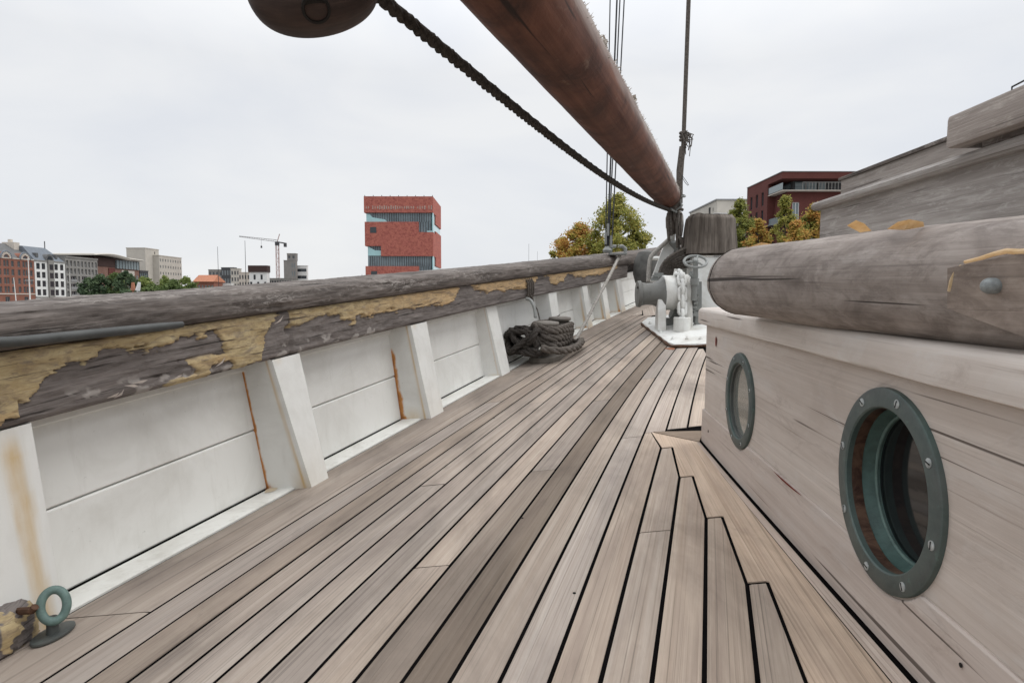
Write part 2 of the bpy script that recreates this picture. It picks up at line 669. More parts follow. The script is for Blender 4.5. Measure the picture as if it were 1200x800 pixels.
def mk_bronze():
    t = NT('verdigris_bronze', .55, .45)
    t.b.inputs['Metallic'].default_value = .25
    v = t.coord((1, 1, 1), 'Object', False)
    p = t.noise(v, 14, 7, .7, .4)
    q = t.noise(v, 60, 5, .7)
    c = t.mix(t.ramp(p, (.35, 0.), (.7, 1.)), (.066, .074, .072), (.115, .125, .118))
    c = t.mix(t.math('MULTIPLY', t.ramp(q, (.58, 0.), (.72, 1.)), .35), c, (.15, .25, .22))
    c = t.mix(t.attr('patina'), c, (.11, .27, .24))
    t.bump(q, .15, .003)
    MT['bronze'] = t.col(c)
    t = NT('green_bronze_lip', .5, .45)
    p = t.noise(t.coord((1, 1, 1), 'Object', False), 22, 6, .7)
    MT['verdigris'] = t.col(t.mix(t.ramp(p, (.3, 0.), (.7, 1.)), (.075, .12, .11), (.16, .25, .225)))
    t = NT('dark_green_bronze', .5, .4)
    p = t.noise(t.coord((1, 1, 1), 'Object', False), 24, 6, .7)
    MT['ring_green'] = t.col(t.mix(t.ramp(p, (.3, 0.), (.7, 1.)), (.030, .058, .053), (.065, .125, .112)))
    t = NT('dark_brown_lining', .5, .4)
    p = t.noise(t.coord((1, 1, 1), 'Object', False), 18, 7, .75, .5)
    MT['lining'] = t.col(t.mix(t.ramp(p, (.4, 0.), (.62, 1.)), (.028, .010, .007), (.13, .075, .05)))
    t = NT('dark_port_glass', .06, .6)
    MT['glass_dark'] = t.col((.008, .009, .010))
    t = NT('port_glass', .08, .8)
    t.b.inputs['Metallic'].default_value = .55
    MT['glass_port'] = t.col((.33, .33, .30))


mk_bronze()


def mk_peel():
    """rail stringer: weathered grey timber with a flaking yellow coat (attribute peel)"""
    t = NT('peeling_yellow_coat', .85, .25)
    v = t.coord((3, 40, 1), 'UV', False)
    g = t.noise(v, 1, 8, .7, .5)
    fine = t.noise(t.coord((9, 190, 1), 'UV', False), 1, 4, .6)
    blot = t.noise(t.coord((5, 14, 1), 'UV', False), 1, 6, .65, .8)
    grey = t.mix(t.ramp(g, (.3, 0.), (.7, 1.)), (.085, .072, .066), (.27, .24, .225))
    grey = t.mix(t.math('MULTIPLY', t.ramp(fine, (.52, 0.), (.7, 1.)), .6), grey, (.035, .03, .028))
    grey = t.mix(t.math('MULTIPLY', t.ramp(blot, (.5, 0.), (.72, 1.)), .45), grey, (.26, .235, .22))
    yb = t.noise(t.coord((7, 22, 1), 'UV', False), 1, 7, .7, .6)
    yel = t.mix(t.ramp(yb, (.32, 0.), (.68, 1.)), (.36, .265, .135), (.55, .455, .275))
    spk = t.noise(t.coord((22, 90, 1), 'UV', False), 1, 4, .6, .4)
    yel = t.mix(t.math('MULTIPLY', t.ramp(spk, (.58, 0.), (.68, 1.)), .6), yel, (.10, .07, .045))
    ora = t.noise(t.coord((1.5, 7, 1), 'UV', False), 1, 4, .6)
    yel = t.mix(t.math('MULTIPLY', t.ramp(ora, (.5, 0.), (.7, 1.)), .5), yel, (.52, .33, .16))
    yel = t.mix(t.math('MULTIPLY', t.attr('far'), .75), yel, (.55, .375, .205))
    dirt = t.noise(t.coord((10, 30, 1), 'UV', False), 1, 7, .75, .9)
    yel = t.mix(t.math('MULTIPLY', t.ramp(dirt, (.48, 0.), (.62, 1.)), .75), yel, (.24, .185, .13))
    ck = t.noise(t.coord((3, 75, 1), 'UV', False), 1, 3, .5, .6)
    yel = t.mix(t.ramp(ck, (.63, 0.), (.70, .85)), yel, (.06, .045, .035))
    grey = t.mix(t.ramp(ck, (.60, 0.), (.70, .9)), grey, (.022, .018, .016))
    c = t.mix(t.ramp(t.attr('peel'), (.35, 0.), (.65, 1.)), grey, yel)
    c = t.mix(t.attr('chalk'), c, (.46, .43, .40))
    t.bump(t.math('ADD', g, t.math('MULTIPLY', fine, .8)), .6, .004)
    MT['peel'] = t.col(c)


mk_peel()


def mk_boom():
    t = NT('varnished_boom_timber', .65, .2)
    v = t.coord((.9, 26, 1))
    g = t.noise(v, 1, 8, .65, .4)
    p = t.noise(t.coord((2.5, 3.2, 1)), 1, 7, .7, .6)
    c = t.mix(t.ramp(g, (.3, 0.), (.7, 1.)), (.10, .036, .022), (.215, .092, .056))
    c = t.mix(t.ramp(p, (.40, 0.), (.66, 1.)), c, (.055, .025, .017))
    q = t.noise(t.coord((6, 9, 1)), 1, 6, .7, .4)
    c = t.mix(t.math('MULTIPLY', t.ramp(q, (.60, 0.), (.70, 1.)), .5), c, (.26, .17, .12))
    ck = t.noise(t.coord((.8, 34, 1)), 1.0, 3, .5, .4)
    c = t.mix(t.ramp(ck, (.66, 0.), (.71, .9)), c, (.02, .010, .007))
    w_ = t.attr('worn')
    c = t.mix(t.math('MULTIPLY', w_, t.ramp(g, (.35, .45), (.6, 1.))), c, (.36, .31, .28))
    t.bump(t.math('ADD', g, q), .3, .006)
    MT['boom'] = t.col(c)


mk_boom()
MT['block'] = wood('dark_block_timber', (.050, .032, .026), (.095, .062, .050), (.03, .022, .02), 6, 30, .7, .3, .6, .3, (8, 12))

# ================================================================== THE SHIP
# ------------------------------------------------------------------ deck
deck_m = M()
ys = np.linspace(-1.2, 10.5, 60)
deck_m.grid(lambda y, s: ((edge(y) - .10 + s * (3.6 - edge(y)), y, zdeck(edge(y) - .10 + s * (3.6 - edge(y)), y) - .0028), (y, s)),
            ys, np.linspace(0, 1, 14))
deck = solo('deck', deck_m, MT['caulk'], None, None, kind='structure')

GAP = .0104


def yrange(y0, y1, step=.22):
    n = max(2, int((y1 - y0) / step) + 1)
    return np.linspace(y0, y1, n)


def plank(xl, xr, y0, y1, tint, e0=None, e1=None, name='plank', lift=0.0):
    """xl, xr: functions of y. e0/e1: function of t in 0..1 giving the end's y (nibbed ends)"""
    ts = [0.0, .06, .30, .44, .50, .56, .75, .94, 1.0] if (e0 or e1) else [0, .05, .5, .95, 1]
    m = M()
    n = max(3, int((y1 - y0) / .2) + 2)
    rows = []
    for i in range(n):
        r = i / (n - 1)
        for t in ts:
            a = e0(t) if e0 else y0
            b = e1(t) if e1 else y1
            y = a + (b - a) * r
            L, Rr = xl(y) + GAP / 2, xr(y) - GAP / 2
            x = L + (Rr - L) * t
            z = zdeck(x, y) + lift + (-.0016 if t in (0, 1) else 0) + (-.0010 if i in (0, n - 1) else 0)
            rows.append((x, y, z, (y, (t - .5) * .1)))
    k = len(ts)
    P = [(a, b, c) for a, b, c, d in rows]
    UV = [d for a, b, c, d in rows]
    fs = [(i * k + j, i * k + j + 1, (i + 1) * k + j + 1, (i + 1) * k + j) for i in range(n - 1) for j in range(k - 1)]
    # skirt
    ring = [j for j in range(k)] + [i * k + k - 1 for i in range(1, n)] + [(n - 1) * k + j for j in range(k - 2, -1, -1)] + [i * k for i in range(n - 2, 0, -1)]
    o = len(P)
    P += [(P[q][0], P[q][1], P[q][2] - .018) for q in ring]
    UV += [(UV[q][0], UV[q][1] + .02) for q in ring]
    q = len(ring)
    fs += [(ring[i], ring[(i + 1) % q], o + (i + 1) % q, o + i) for i in range(q)]
    m.add(P, fs, UV)
    ob = part(name, m, MT['teak'], deck, smooth=25)
    ob.color = (*tint, 1)
    return ob


def tint(v, warm=0.0):
    return (v * (1 + .05 * warm), v, v * (1 - .06 * warm))


tip = hit(762.5, 506.5)
# butt joints along each strake, from the photograph (pixel points on the joint)
BUTT = {0: [(125, 720), (617, 434)], 1: [(578, 471)], 2: [(636, 444)], 4: [(505, 568), (628, 472)], 5: [(720, 400)],
        6: [(709, 421)], 7: [(540, 660)], 8: [(634, 551), (683, 471)], 10: [(745, 445)], 11: [(740, 512)],
        12: [(788, 456)], 13: [(766, 622)]}
ENDY = {0: 8.6, 1: 7.45, 2: 7.4, 3: 7.28, 4: 7.0, 5: 6.9, 6: 6.7, 7: 6.5, 8: 6.3, 9: 6.2, 10: 6.2, 11: 6.2, 12: 6.2}
DARK = {9: .46, 8: .78, 6: .84, 2: .88, 1: .95, 5: .93}
rnd = random.Random(11)
nib = {  # lower planks that end against the margin: (y at left half, y at right edge)
    12: (tip.y, hit(773, 524).y), 13: (hit(778, 525).y, hit(796, 558).y), 14: (hit(800, 559).y, hit(826, 606).y),
    15: (hit(830, 607).y, hit(874, 683).y), 16: (hit(880, 684).y, 1.04)}
for i in range(17):
    xl = lambda y, i=i: seam(i, y)
    xr = lambda y, i=i: seam(i + 1, y)
    if i == 0:
        xl = lambda y: edge(y) - .012
    y0 = -1.2
    cuts = [hit(*q).y for q in BUTT.get(i, [])]
    if i in nib:
        yl, yr = nib[i]
        segs, a = [], y0
        for c in sorted(cuts):
            if c < yl:
                segs.append((a, c))
                a = c
        lo = a
        for (p, q) in segs:
            plank(xl, xr, p + .003, q - .003, tint(rnd.uniform(.92, 1.0), rnd.uniform(.0, 1)))
        if i == 12:
            e1 = lambda t, yl=yl, yr=yr: yl if t < .3 else yl + (yr - yl) * (t - .3) / .7
        else:
            e1 = lambda t, yl=yl, yr=yr: yl if t <= .44 else yl + (yr - yl) * (t - .44) / .56
        plank(xl, xr, lo + .003, yl, tint(rnd.uniform(.92, 1.0), rnd.uniform(.4, 1.2)), e1=e1)
        if i == 12:
            c = [q for q in cuts if q > tip.y][0]
            plank(xl, xr, tip.y + .006, c - .002, tint(1.04))
            plank(xl, xr, c + .002, ENDY[12], tint(.9))
        continue
    if i > 12:
        continue
    a = y0
    for c in sorted(cuts) + [ENDY[i]]:
        v = DARK.get(i, 1.0) * rnd.uniform(.89, 1.03) * (.82 if i < 9 else .94)
        if i == 0:
            v *= .95
        if i == 8 and c < 3:
            v *= .90
        if i == 10 and c > 4.2:
            v *= .78
        plank(xl, xr, a + .003, c - .003, tint(v, 1.3 if i == 9 else rnd.uniform(-.5, .8)), lift=rnd.uniform(-.0006, .0006))
        a = c
# planks ahead of the deckhouse corner
wy = tip.y + .03
nb13, nb14 = hit(813, 416), hit(825, 424)
e13 = lambda t: nb13.y + .22 if t <= .44 else nb13.y + .22 * (1 - (t - .44) / .56)
e14 = lambda t: nb14.y + .20 if t <= .44 else nb14.y + .20 * (1 - (t - .44) / .56)
plank(lambda y: seam(13, y), lambda y: seam(14, y), wy, nb13.y, tint(.93), e1=e13)
plank(lambda y: seam(14, y), lambda y: seam(15, y), wy + .008, nb14.y, tint(1.05, .6), e1=e14)
for k in range(15, 20):
    w15 = lambda y, k=k: seam(15, y) + (k - 15) * .1
    plank(w15, lambda y, k=k: w15(y, k) + .1, max(wy + .01, 2.955), 6.2, tint(rnd.uniform(.9, 1.05)))
# foredeck beyond the ends of the strakes
for k in range(9):
    xa = .55 + k * .2
    plank(lambda y, a=xa: a + .10 * (y - 7.4), lambda y, a=xa: a + .2 + .10 * (y - 7.4), 7.47 - max(0, k - 1) * .16, 9.6,
          tint(rnd.uniform(.82, .98)), lift=-.001)

# margin plank beside the deckhouse, cut to take the nibs
HX = 0.65
seg = [(tip.x, tip.y)]
g2 = GAP * .7


def P2(px, py, dx=g2 * .5, dy=0.0):
    q = hit(px, py)
    return (q.x + dx, q.y + dy)


g3 = GAP * .55
mpoly = [(tip.x + g3, tip.y)]
for i in (12, 13, 14, 15, 16):
    yl, yr = nib[i]
    L, Rr = seam(i, yl) + GAP / 2, seam(i + 1, yl) - GAP / 2
    if i > 12:
        mpoly.append((seam(i, yl + g3) + g3, yl + GAP))
        mpoly.append((L + (Rr - L) * .46 + g3 * .4, yl + GAP))
        mpoly.append((L + (Rr - L) * .50 + g3 * .8, yl + GAP * .5))
    mpoly.append((seam(i + 1, yr) + g3 * .6, yr + g3 * .8))
mpoly += [(seam(17, .5) + g3, .5), (seam(17, -1.2) + g3, -1.2)]
strip_x = lambda y: HX - .036 - .030 * max(0, 1 - max(0, y) / 2.95)
m = M()
inner = [(strip_x(y), y) for y in (-1.2, 0, .7, 1.2, 1.8, 2.4)] + [(HX - .024, 2.86)]
poly = mpoly + inner
m.prism(poly, lambda x, y: zdeck(x, y) - .018, lambda x, y: zdeck(x, y) + .0004)
o = part('margin_plank', m, MT['teak'], deck, smooth=25, grain=(.05, 1, 0))
o.color = (1.18, 1.08, .97, 1)
# its pale worn edge strip along the house
m = M()
ysn = np.linspace(-1.2, 2.86, 24)
m.grid(lambda y, s: ((strip_x(y) + s * (HX - .0225 - strip_x(y)), y, zdeck(.62, y) + .0022 - .003 * abs(s - .5)), (y, s * .04)), ysn, [0, .12, .5, .88, 1])
o = part('edge_strip', m, MT['teak'], deck)
o.color = (1.22, 1.20, 1.20, 1)
# dark wedge at the house corner
m = M()
m.prism([P2(765, 506.5, .006, .012), P2(824, 504.5, .0, .0), (HX - .022, 2.872), P2(766, 507, .01, .004)], lambda x, y: zdeck(x, y) - .018, lambda x, y: zdeck(x, y) + .0006)
o = part('wedge_plank', m, MT['teak'], deck, label='dark triangular wedge at the deckhouse corner', grain=(1, .1, 0))
o.color = (.55, .50, .44, 1)
# small black bung holes
for q in ((692, 424), (612, 607), (673, 695), (579, 490)):
    m = M()
    c = hit(*q)
    m.lathe([(.0042, 0), (.0042, .0012), (0, .0013)], c + Vector((0, 0, .0008)), n=10)
    part('bung_hole', m, MT['hole'], deck)

# ------------------------------------------------------------------ bulwark
bul = thing('bulwark', 'long white ship bulwark with peeling yellow rail on the left of the deck', 'bulwark', (edge(1.7), 1.7, zdeck(edge(1.7), 1.7)))
YS = np.concatenate([np.linspace(-1.2, 1.3, 14), np.linspace(1.35, 6, 60), np.linspace(6.1, 10.4, 30)])
b_bot = lambda y: edge(y) - .142
b_top = lambda y: edge(y) - .20
zb = lambda y: zdeck(edge(y), y) - .004
# waterway
m = M()
m.grid(lambda y, s: [((edge(y) - .012, y, zdeck(edge(y), y) - .03), (y, 0)), ((edge(y) - .012, y, zdeck(edge(y), y) + .003), (y, .03)),
                     ((edge(y) - .02, y, zdeck(edge(y), y) + .006), (y, .05)), ((edge(y) - .130, y, zdeck(edge(y), y) - .002), (y, .3)),
                     ((edge(y) - .135, y, zdeck(edge(y), y) - .05), (y, .35))][s], YS, [0, 1, 2, 3, 4])
part('waterway', m, MT['white3'], bul)
# dark void behind the scupper gap, and the outer hull planking
m = M()
m.grid(lambda y, s: [((edge(y) - .105, y, zb(y) - .05), (y, 0)), ((b_bot(y) - .02, y, zb(y) - .04), (y, .1)), ((b_bot(y) - .025, y, zb(y) + .03), (y, .2))][s], YS, [0, 1, 2])
part('scupper_gap', m, MT['hole'], bul)
# inside planking: strakes
lev = [0.003, .485, .985, 1.02]
for k in range(2):
    m = M()
    a0, a1 = lev[k] + (.006 if k else 0), lev[k + 1] - .004

    def pl(y, s, a0=a0, a1=a1, k=k):
        t = [a0, a0 + .01, a1 - .01, a1, a1, a0][s]
        dx = [-.004, 0, 0, -.004, -.03, -.03][s]
        x = b_bot(y) + (b_top(y) - b_bot(y)) * t + dx
        z = zb(y) + (str_bot(y) - .03 - zb(y)) * t
        return ((x, y, z), (y, t * .5))
    m.grid(pl, YS, range(6), wrap=True)
    part('plank', m, MT['white'], bul, smooth=30)
m = M()


def mould(y, s):
    dx, dz = [(-.006, 0), (.012, 0), (.017, .006), (.017, .085), (-.03, .085)][s]
    return ((b_top(y) + dx + .006, y, str_bot(y) - .052 + dz), (y, s * .05))


m.grid(mould, YS, range(5))
part('moulding', m, MT['white'], bul)
# outer skin and hull side down to the water
hull_m = M()
hull_m.grid(lambda y, s: [((edge(y) - .27, y, rail_bot(y)), (y, 0)), ((edge(y) - .40, y, rail_bot(y)), (y, .1)), ((edge(y) - .33, y, zb(y)), (y, .6)),
                          ((edge(y) - .24 + .1 * y * .1, y, -2.0), (y, 2.5)), ((edge(y) - .1 + .03 * y, y, -4.6), (y, 5))][s], YS, range(5))
part('hull_side', hull_m, MT['rail'], bul)
# the peeling stringer under the rail
pxs = np.linspace(-.6, 9.3, 800)
pxv = [proj((edge(y) - .05, y, (rail_bot(y) + str_bot(y)) / 2))[0] if y > .9 else -200 + y * 100 for y in pxs]
PK = [(-300, .6), (-60, .7), (0, .72), (30, .68), (42, .55), (52, .42), (75, .36), (100, .33), (115, .30), (138, .18), (150, .28), (180, .25), (205, .24), (222, .18),
      (255, .26), (266, .75), (280, 1.0), (305, .92), (309, .6), (318, .25), (328, .05), (338, -.05), (342, .40), (365, .32), (383, .20), (398, .35), (410, .48),
      (440, .42), (470, .42), (500, .50), (532, .52), (541, -.1), (552, -.05), (557, .15), (575, .42), (600, .48), (626, .42), (632, -.1), (641, .05), (646, .55),
      (660, .5), (666, .0), (680, .45), (700, .42), (718, .3), (728, -.1), (800, -.1)]
YP = np.concatenate([np.linspace(-1.2, 1.35, 40), np.linspace(1.36, 3.6, 300)[:-1], np.linspace(3.6, 5.4, 120)[:-1], np.linspace(5.4, 8.05, 90)])
VS = list(np.linspace(0, 1, 40))


def strf(y, v):
    px = float(np.interp(y, pxs, pxv))
    f = float(np.interp(px, [a for a, b in PK], [b for a, b in PK]))
    zt, z0 = rail_bot(y), str_bot(y)
    u = y * 1.0
    wob = fbm(u * 9, v * 2.0, 1.3, 5) * .12 + fbm(u * 34, v * 7, 5.3, 4) * .055 + fbm(u * 7, v * 16, 3.3, 4) * .10
    pe = sstep(-.05, .05, f - v + wob)
    low = sstep(.42, .5, fbm(u * 5, v * 2.2, 9.1, 4) * .5 + .35 + (.25 if 185 < px < 300 or px < 20 else 0) * sstep(.55, .8, v) - .16)
    pe = max(pe, low * sstep(.5, .7, v)) if px < 310 else pe
    hole_ = sstep(.05, .0, math.hypot((px - 340) / 130, (v - .42) / 3.2)) if 325 < px < 345 else 0
    rough = fbm(u * 14, v * 6, 2.2, 5) * .0045 + fbm(u * 55, v * 18, 7.7, 3) * .0018
    d = .010 * pe + rough - .012 * math.exp(-((pe - .5) / .22) ** 2) - .03 * hole_
    d -= .012 * sstep(.93, 1.0, v) + .006 * sstep(.05, 0, v)
    if abs(px - 342) < 2.2:
        d -= .008
    pe *= 1 - .45 * sstep(.10, .30, fbm(u * 13, v * 8, 12.2, 5) - .15) * sstep(.0, .15, v)
    chalk = sstep(.62, .7, fbm(u * 16, v * 5, 4.4, 4) * .5 + .5) * (1 - pe) * .6 * sstep(.6, .8, v) if 60 < px < 440 else 0
    x = edge(y) - .055 + d
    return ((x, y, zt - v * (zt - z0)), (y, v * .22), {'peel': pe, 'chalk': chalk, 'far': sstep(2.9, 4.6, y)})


m = M()
m.grid(strf, YP, VS)
# its back, underside and top so that it is a solid timber
m.grid(lambda y, s: [((edge(y) - .067, y, str_bot(y)), (y, .22)), ((edge(y) - .28, y, str_bot(y) + .002), (y, .4)), ((edge(y) - .28, y, rail_bot(y)), (y, .6))][s], YP[::6], range(3))
m.add([(edge(8.05) - .065, 8.05, rail_bot(8.05)), (edge(8.05) - .065, 8.05, str_bot(8.05)), (edge(8.05) - .28, 8.05, str_bot(8.05)), (edge(8.05) - .28, 8.05, rail_bot(8.05))], [(0, 1, 2, 3)])
part('stringer', m, MT['peel'], bul, smooth=60)
# splinters torn from the stringer
for (px, py, L, a) in ((160, 447, .05, .1), (135, 461, .035, 1.0), (205, 440, .05, .6), (255, 424, .05, .8), (128, 463, .03, .5), (325, 375, .06, .7), (150, 452, .04, -.2)):
    m = M()
    Y = float(np.interp(px, pxv, pxs))
    c = at(px, py, Y)
    c.x = edge(Y) - .036
    d = Vector((.012, L * math.cos(a), L * math.sin(a)))
    m.add([c - d / 2 + Vector((-.012, 0, 0)), c + Vector((.004, 0, .005)), c + d / 2, c + Vector((.004, 0, -.004))], [(0, 1, 2, 3)])
    part('splinter', m, MT['house'], bul)


# rail cap
def railf(y, k):
    zt, z0 = rail_top(y), rail_bot(y) + .002
    hgt = zt - z0
    xi = edge(y) - .022
    prof = [(-.22, 0), (-.03, 0.0), (-.008, .06), (.0, .2), (.004, .38), (.0, .58), (-.008, .74), (-.024, .88), (-.05, .96), (-.09, 1.0), (-.2, 1.015), (-.31, 1.0), (-.345, .9), (-.36, .5), (-.345, .05)]
    # subdivide the profile smoothly
    i = int(k)
    f = k - i
    a, b = prof[i], prof[min(i + 1, len(prof) - 1)]
    px_, pz_ = a[0] + (b[0] - a[0]) * f, a[1] + (b[1] - a[1]) * f
    r = fbm(y * 7, k * .6, 3.1, 5) * .005 + fbm(y * 40, k * 2.2, 8.8, 4) * .0028
    ch = -.006 * sstep(.25, .6, fbm(y * 2.2, k * .5, 6.1, 4))
    return ((xi + px_ + (r + ch) * (1 if pz_ < .97 else .2), y, z0 + pz_ * hgt + r * .6), (y, k * .035))


m = M()
YR = np.concatenate([np.linspace(-1.2, 1.3, 30), np.linspace(1.31, 4, 260), np.linspace(4.02, 10.4, 180)])
m.grid(railf, YR, np.linspace(0, 14, 43))
part('rail', m, MT['rail'], bul, smooth=60)

# stanchions (frames)
ST = [.60, 1.66, 2.87, 4.08, 5.21, 6.30, 7.02, 7.48, 7.90]


# photo points of the inboard face: fore foot, fore head, aft foot
SP = {1: ((76, 724), (37, 503), (20, 712)), 2: ((385, 557), (361, 420), (355, 574)), 3: ((520, 479), (500, 379), (505, 485)), 4: ((598, 434), (581, 360), (586, 439))}


def stanchion(k, Y):
    th = .17 if Y < 6.5 else .12
    xb, xt = edge(Y) - .002, edge(Y) - .07
    if k in SP:
        f0, f1, a0 = SP[k]
        xb, xt = at(*f0, Y).x, min(at(*f1, Y).x, edge(Y) - .055)
    thb, tht = {1: (.15, .19), 2: (.125, .185), 3: (.16, .19)}.get(k, (th * .85, th))
    y1 = Y
    yaft = lambda t: Y - thb - (tht - thb) * t
    m = M()

    def corner(y, inn, t):
        dx = edge(y) - edge(Y)
        if inn:
            x = xb + (xt - xb) * t + dx
            zl = zdeck(x, y) - .004 if x > edge(y) - .02 else zdeck(edge(y), y) + .006 - .08 * (edge(y) - .02 - x) - .006
        else:
            x = b_bot(y) + (b_top(y) - b_bot(y)) * t - .006
            zl = zdeck(edge(y), y) - .012
        return Vector((x, y, zl + (str_bot(y) + (-.001 if inn else .02) - zl) * t))

    def aft(t, s):      # s 0 outboard .. 1 inboard
        c = corner(yaft(t), False, t).lerp(corner(yaft(t), True, t), s)
        ru = st = 0.0
        if k == 2:
            ru = 1.3 * sstep(.11, .0, s + .03 * fbm(t * 9, 1)) * sstep(1.02, .8, t) + sstep(.12, .0, t) * .5 * sstep(.35, .0, s)
            st = .75 * math.exp(-((s - .86 + .05 * t) / .035) ** 2) + .5 * sstep(.2, 0, t) * sstep(.5, .8, s) * .6
        elif k == 3:
            ru = 1.2 * sstep(.17 + .1 * (1 - t), .0, s + .05 * fbm(t * 7, 4)) * sstep(.78, .6, t) + sstep(.06, 0, t) * .8 * sstep(.5, 0, s)
            st = .8 * math.exp(-((s - .80) / .03) ** 2) + .55 * sstep(.18, 0, t) * math.exp(-((s - .45) / .3) ** 2)
        elif k == 4:
            st = .45 * math.exp(-((s - .82) / .03) ** 2) + .6 * sstep(.05, 0, t) * math.exp(-((s - .6) / .3) ** 2)
        elif k >= 6:
            ru = .45 * math.exp(-((s - .80) / .07) ** 2) * sstep(.6, 0., t) + .25 * sstep(.12, 0, t)
            st = .75 * math.exp(-((s - .74) / .07) ** 2) * sstep(1.1, .3, t) + .4 * sstep(.12, 0, t)
        return (c, (t * .5, s * .3), {'rust': max(0, ru), 'stain': min(.9, max(0, st))})

    def inb(t, s):      # s 0 aft .. 1 fore
        c = corner(yaft(t), True, t).lerp(corner(y1, True, t), s)
        ru = st = 0.0
        if k == 1:
            st = .95 * sstep(.84, .68, s + .05 * fbm(t * 4, 2) - .06 * (1 - t)) * sstep(.40, .55, s - .06 * (1 - t)) * (.75 + .35 * fbm(t * 5, s * 3, 2)) * sstep(1.02, .85, t)
        elif k in (2, 3):
            st = .10 * sstep(.5, 0, t) + .3 * sstep(.93, 1.0, t) * math.exp(-((s - .2) / .12) ** 2)
        elif k >= 6:
            st = .5 * sstep(.35, 0, t)
        return (c, (t * .5, s * .15), {'rust': ru, 'stain': min(.9, max(0, st))})
    ts = np.linspace(0, 1, 36)
    m.grid(aft, ts, np.linspace(0, 1, 22))
    m.grid(inb, ts, np.linspace(0, 1, 12))
    a, b, c, d = corner(y1, True, 0), corner(y1, False, 0), corner(y1, False, 1), corner(y1, True, 1)
    m.add([a, b, c, d], [(0, 1, 2, 3)])
    return part('stanchion', m, MT['white'], bul, smooth=30)


for k, Y in enumerate(ST):
    stanchion(k, Y)
# rust run that has spread from the frame's foot over the waterway
for (px, py, s) in ((318, 577, .05), (470, 492, .06)):
    c = hit(px, py)
    m = M()
    n = 14
    pts = []
    for j in range(n):
        a = 2 * math.pi * j / n
        rr = s * (.5 + .5 * abs(fbm(math.cos(a) * 2 + px, math.sin(a) * 2, .4, 3)) + .2)
        x, y = c.x + math.cos(a) * rr * .6, c.y + math.sin(a) * rr
        zz = zdeck(edge(y), y) + .006 + (x - (edge(y) - .02)) * .08 + .003
        pts.append((x, y, zz))
    m.add(pts, [tuple(range(n))])
    m.attr('stain', [.6] * n)
    part('rust_stain', m, MT['white'], bul)

# grey pipe lying along the rail
m = M()
pp = []
for px, py in ((-160, 412), (-60, 405), (0, 400), (60, 394), (120, 388), (170, 383), (197, 380)):
    Y = float(np.interp(px, pxv, pxs)) if px > -50 else 1.57 + (px) * .0037
    q = at(px, py, Y)
    pp.append((edge(Y) + .006, Y, q.z))
m.tube(pp, lambda t: .0145 if t < .97 else .011, 12)
solo('pipe', m, MT['dark_metal'], 'thin dark grey metal pipe fixed along the inner face of the rail', 'pipe')

# ------------------------------------------------------------------ deckhouse
house = thing('deckhouse', 'low grey timber deckhouse with two round portholes on the right', 'deckhouse', (HX, 2.9, 0))
WZ0, WZ1, FY, BY = .152, .532, 2.885, -1.2
PORTS = [(1.29, .300, .201, .160), (2.325, .290, .172, .135)]


def wall_cell(m, y0, y1, z0, z1, c=None, r=0, X=HX, th=.05):
    if c is None:
        ny = max(2, int((y1 - y0) / .2))
        m.grid(lambda y, z: ((X, y, z), (y, z)), np.linspace(y0, y1, ny), [z0, z1])
        return
    ang = sorted(set([2 * math.pi * j / 64 for j in range(64)] + [math.atan2(z - c[1], y - c[0]) % (2 * math.pi) for y in (y0, y1) for z in (z0, z1)]))
    P, UV = [], []
    for a in ang:
        dy, dz = math.cos(a), math.sin(a)
        t = min([((y1 if dy > 0 else y0) - c[0]) / dy if abs(dy) > 1e-9 else 1e9, ((z1 if dz > 0 else z0) - c[1]) / dz if abs(dz) > 1e-9 else 1e9])
        P += [(X, c[0] + dy * r, c[1] + dz * r), (X, c[0] + dy * t, c[1] + dz * t), (X + th, c[0] + dy * r, c[1] + dz * r)]
        UV += [(p[1], p[2]) for p in P[-3:]]
    n = len(ang)
    fs = []
    for i in range(n):
        j = (i + 1) % n
        fs += [(3 * i, 3 * i + 1, 3 * j + 1, 3 * j), (3 * i + 2, 3 * i, 3 * j, 3 * j + 2)]
    m.add(P, fs, UV)


# the side is one wide timber above the base board; both round holes are cut through it
m = M()
# holes reach below the board's upper edge, so the wall face runs down behind the base board
wall_cell(m, BY, 1.02, .06, WZ1)
wall_cell(m, 1.02, 1.56, .06, WZ1, (PORTS[0][0], PORTS[0][1]), .172)
wall_cell(m, 1.56, 2.10, .06, WZ1)
wall_cell(m, 2.10, 2.55, .06, WZ1, (PORTS[1][0], PORTS[1][1]), .150)
wall_cell(m, 2.55, FY, .06, WZ1)
m.add([(HX, FY, .06), (HX, FY, WZ1), (HX + 3.0, FY, WZ1), (HX + 3.0, FY, .06)], [(0, 1, 2, 3)], [(0, 0), (0, .4), (2, .4), (2, 0)])
part('side_timber', m, MT['house'], house, smooth=30)


# base board with arcs where the portholes' rims bite into it
def bb(y, s):
    top = WZ0
    for (cy, cz, ro, ri) in PORTS:
        if abs(y - cy) < ro + .004:
            top = min(top, cz - math.sqrt(max(0, (ro + .004) ** 2 - (y - cy) ** 2)))
    top = max(top, zdeck(HX, y) + .05)
    z0 = zdeck(HX, y) - .01
    x = [HX - .004, HX - .008, HX - .009, HX - .007, HX - .003, HX + .02][s]
    z = [z0, z0 + .004, top * .5 + z0 * .5, top - .004, top, top][s]
    return ((x, y, z), (y, z))


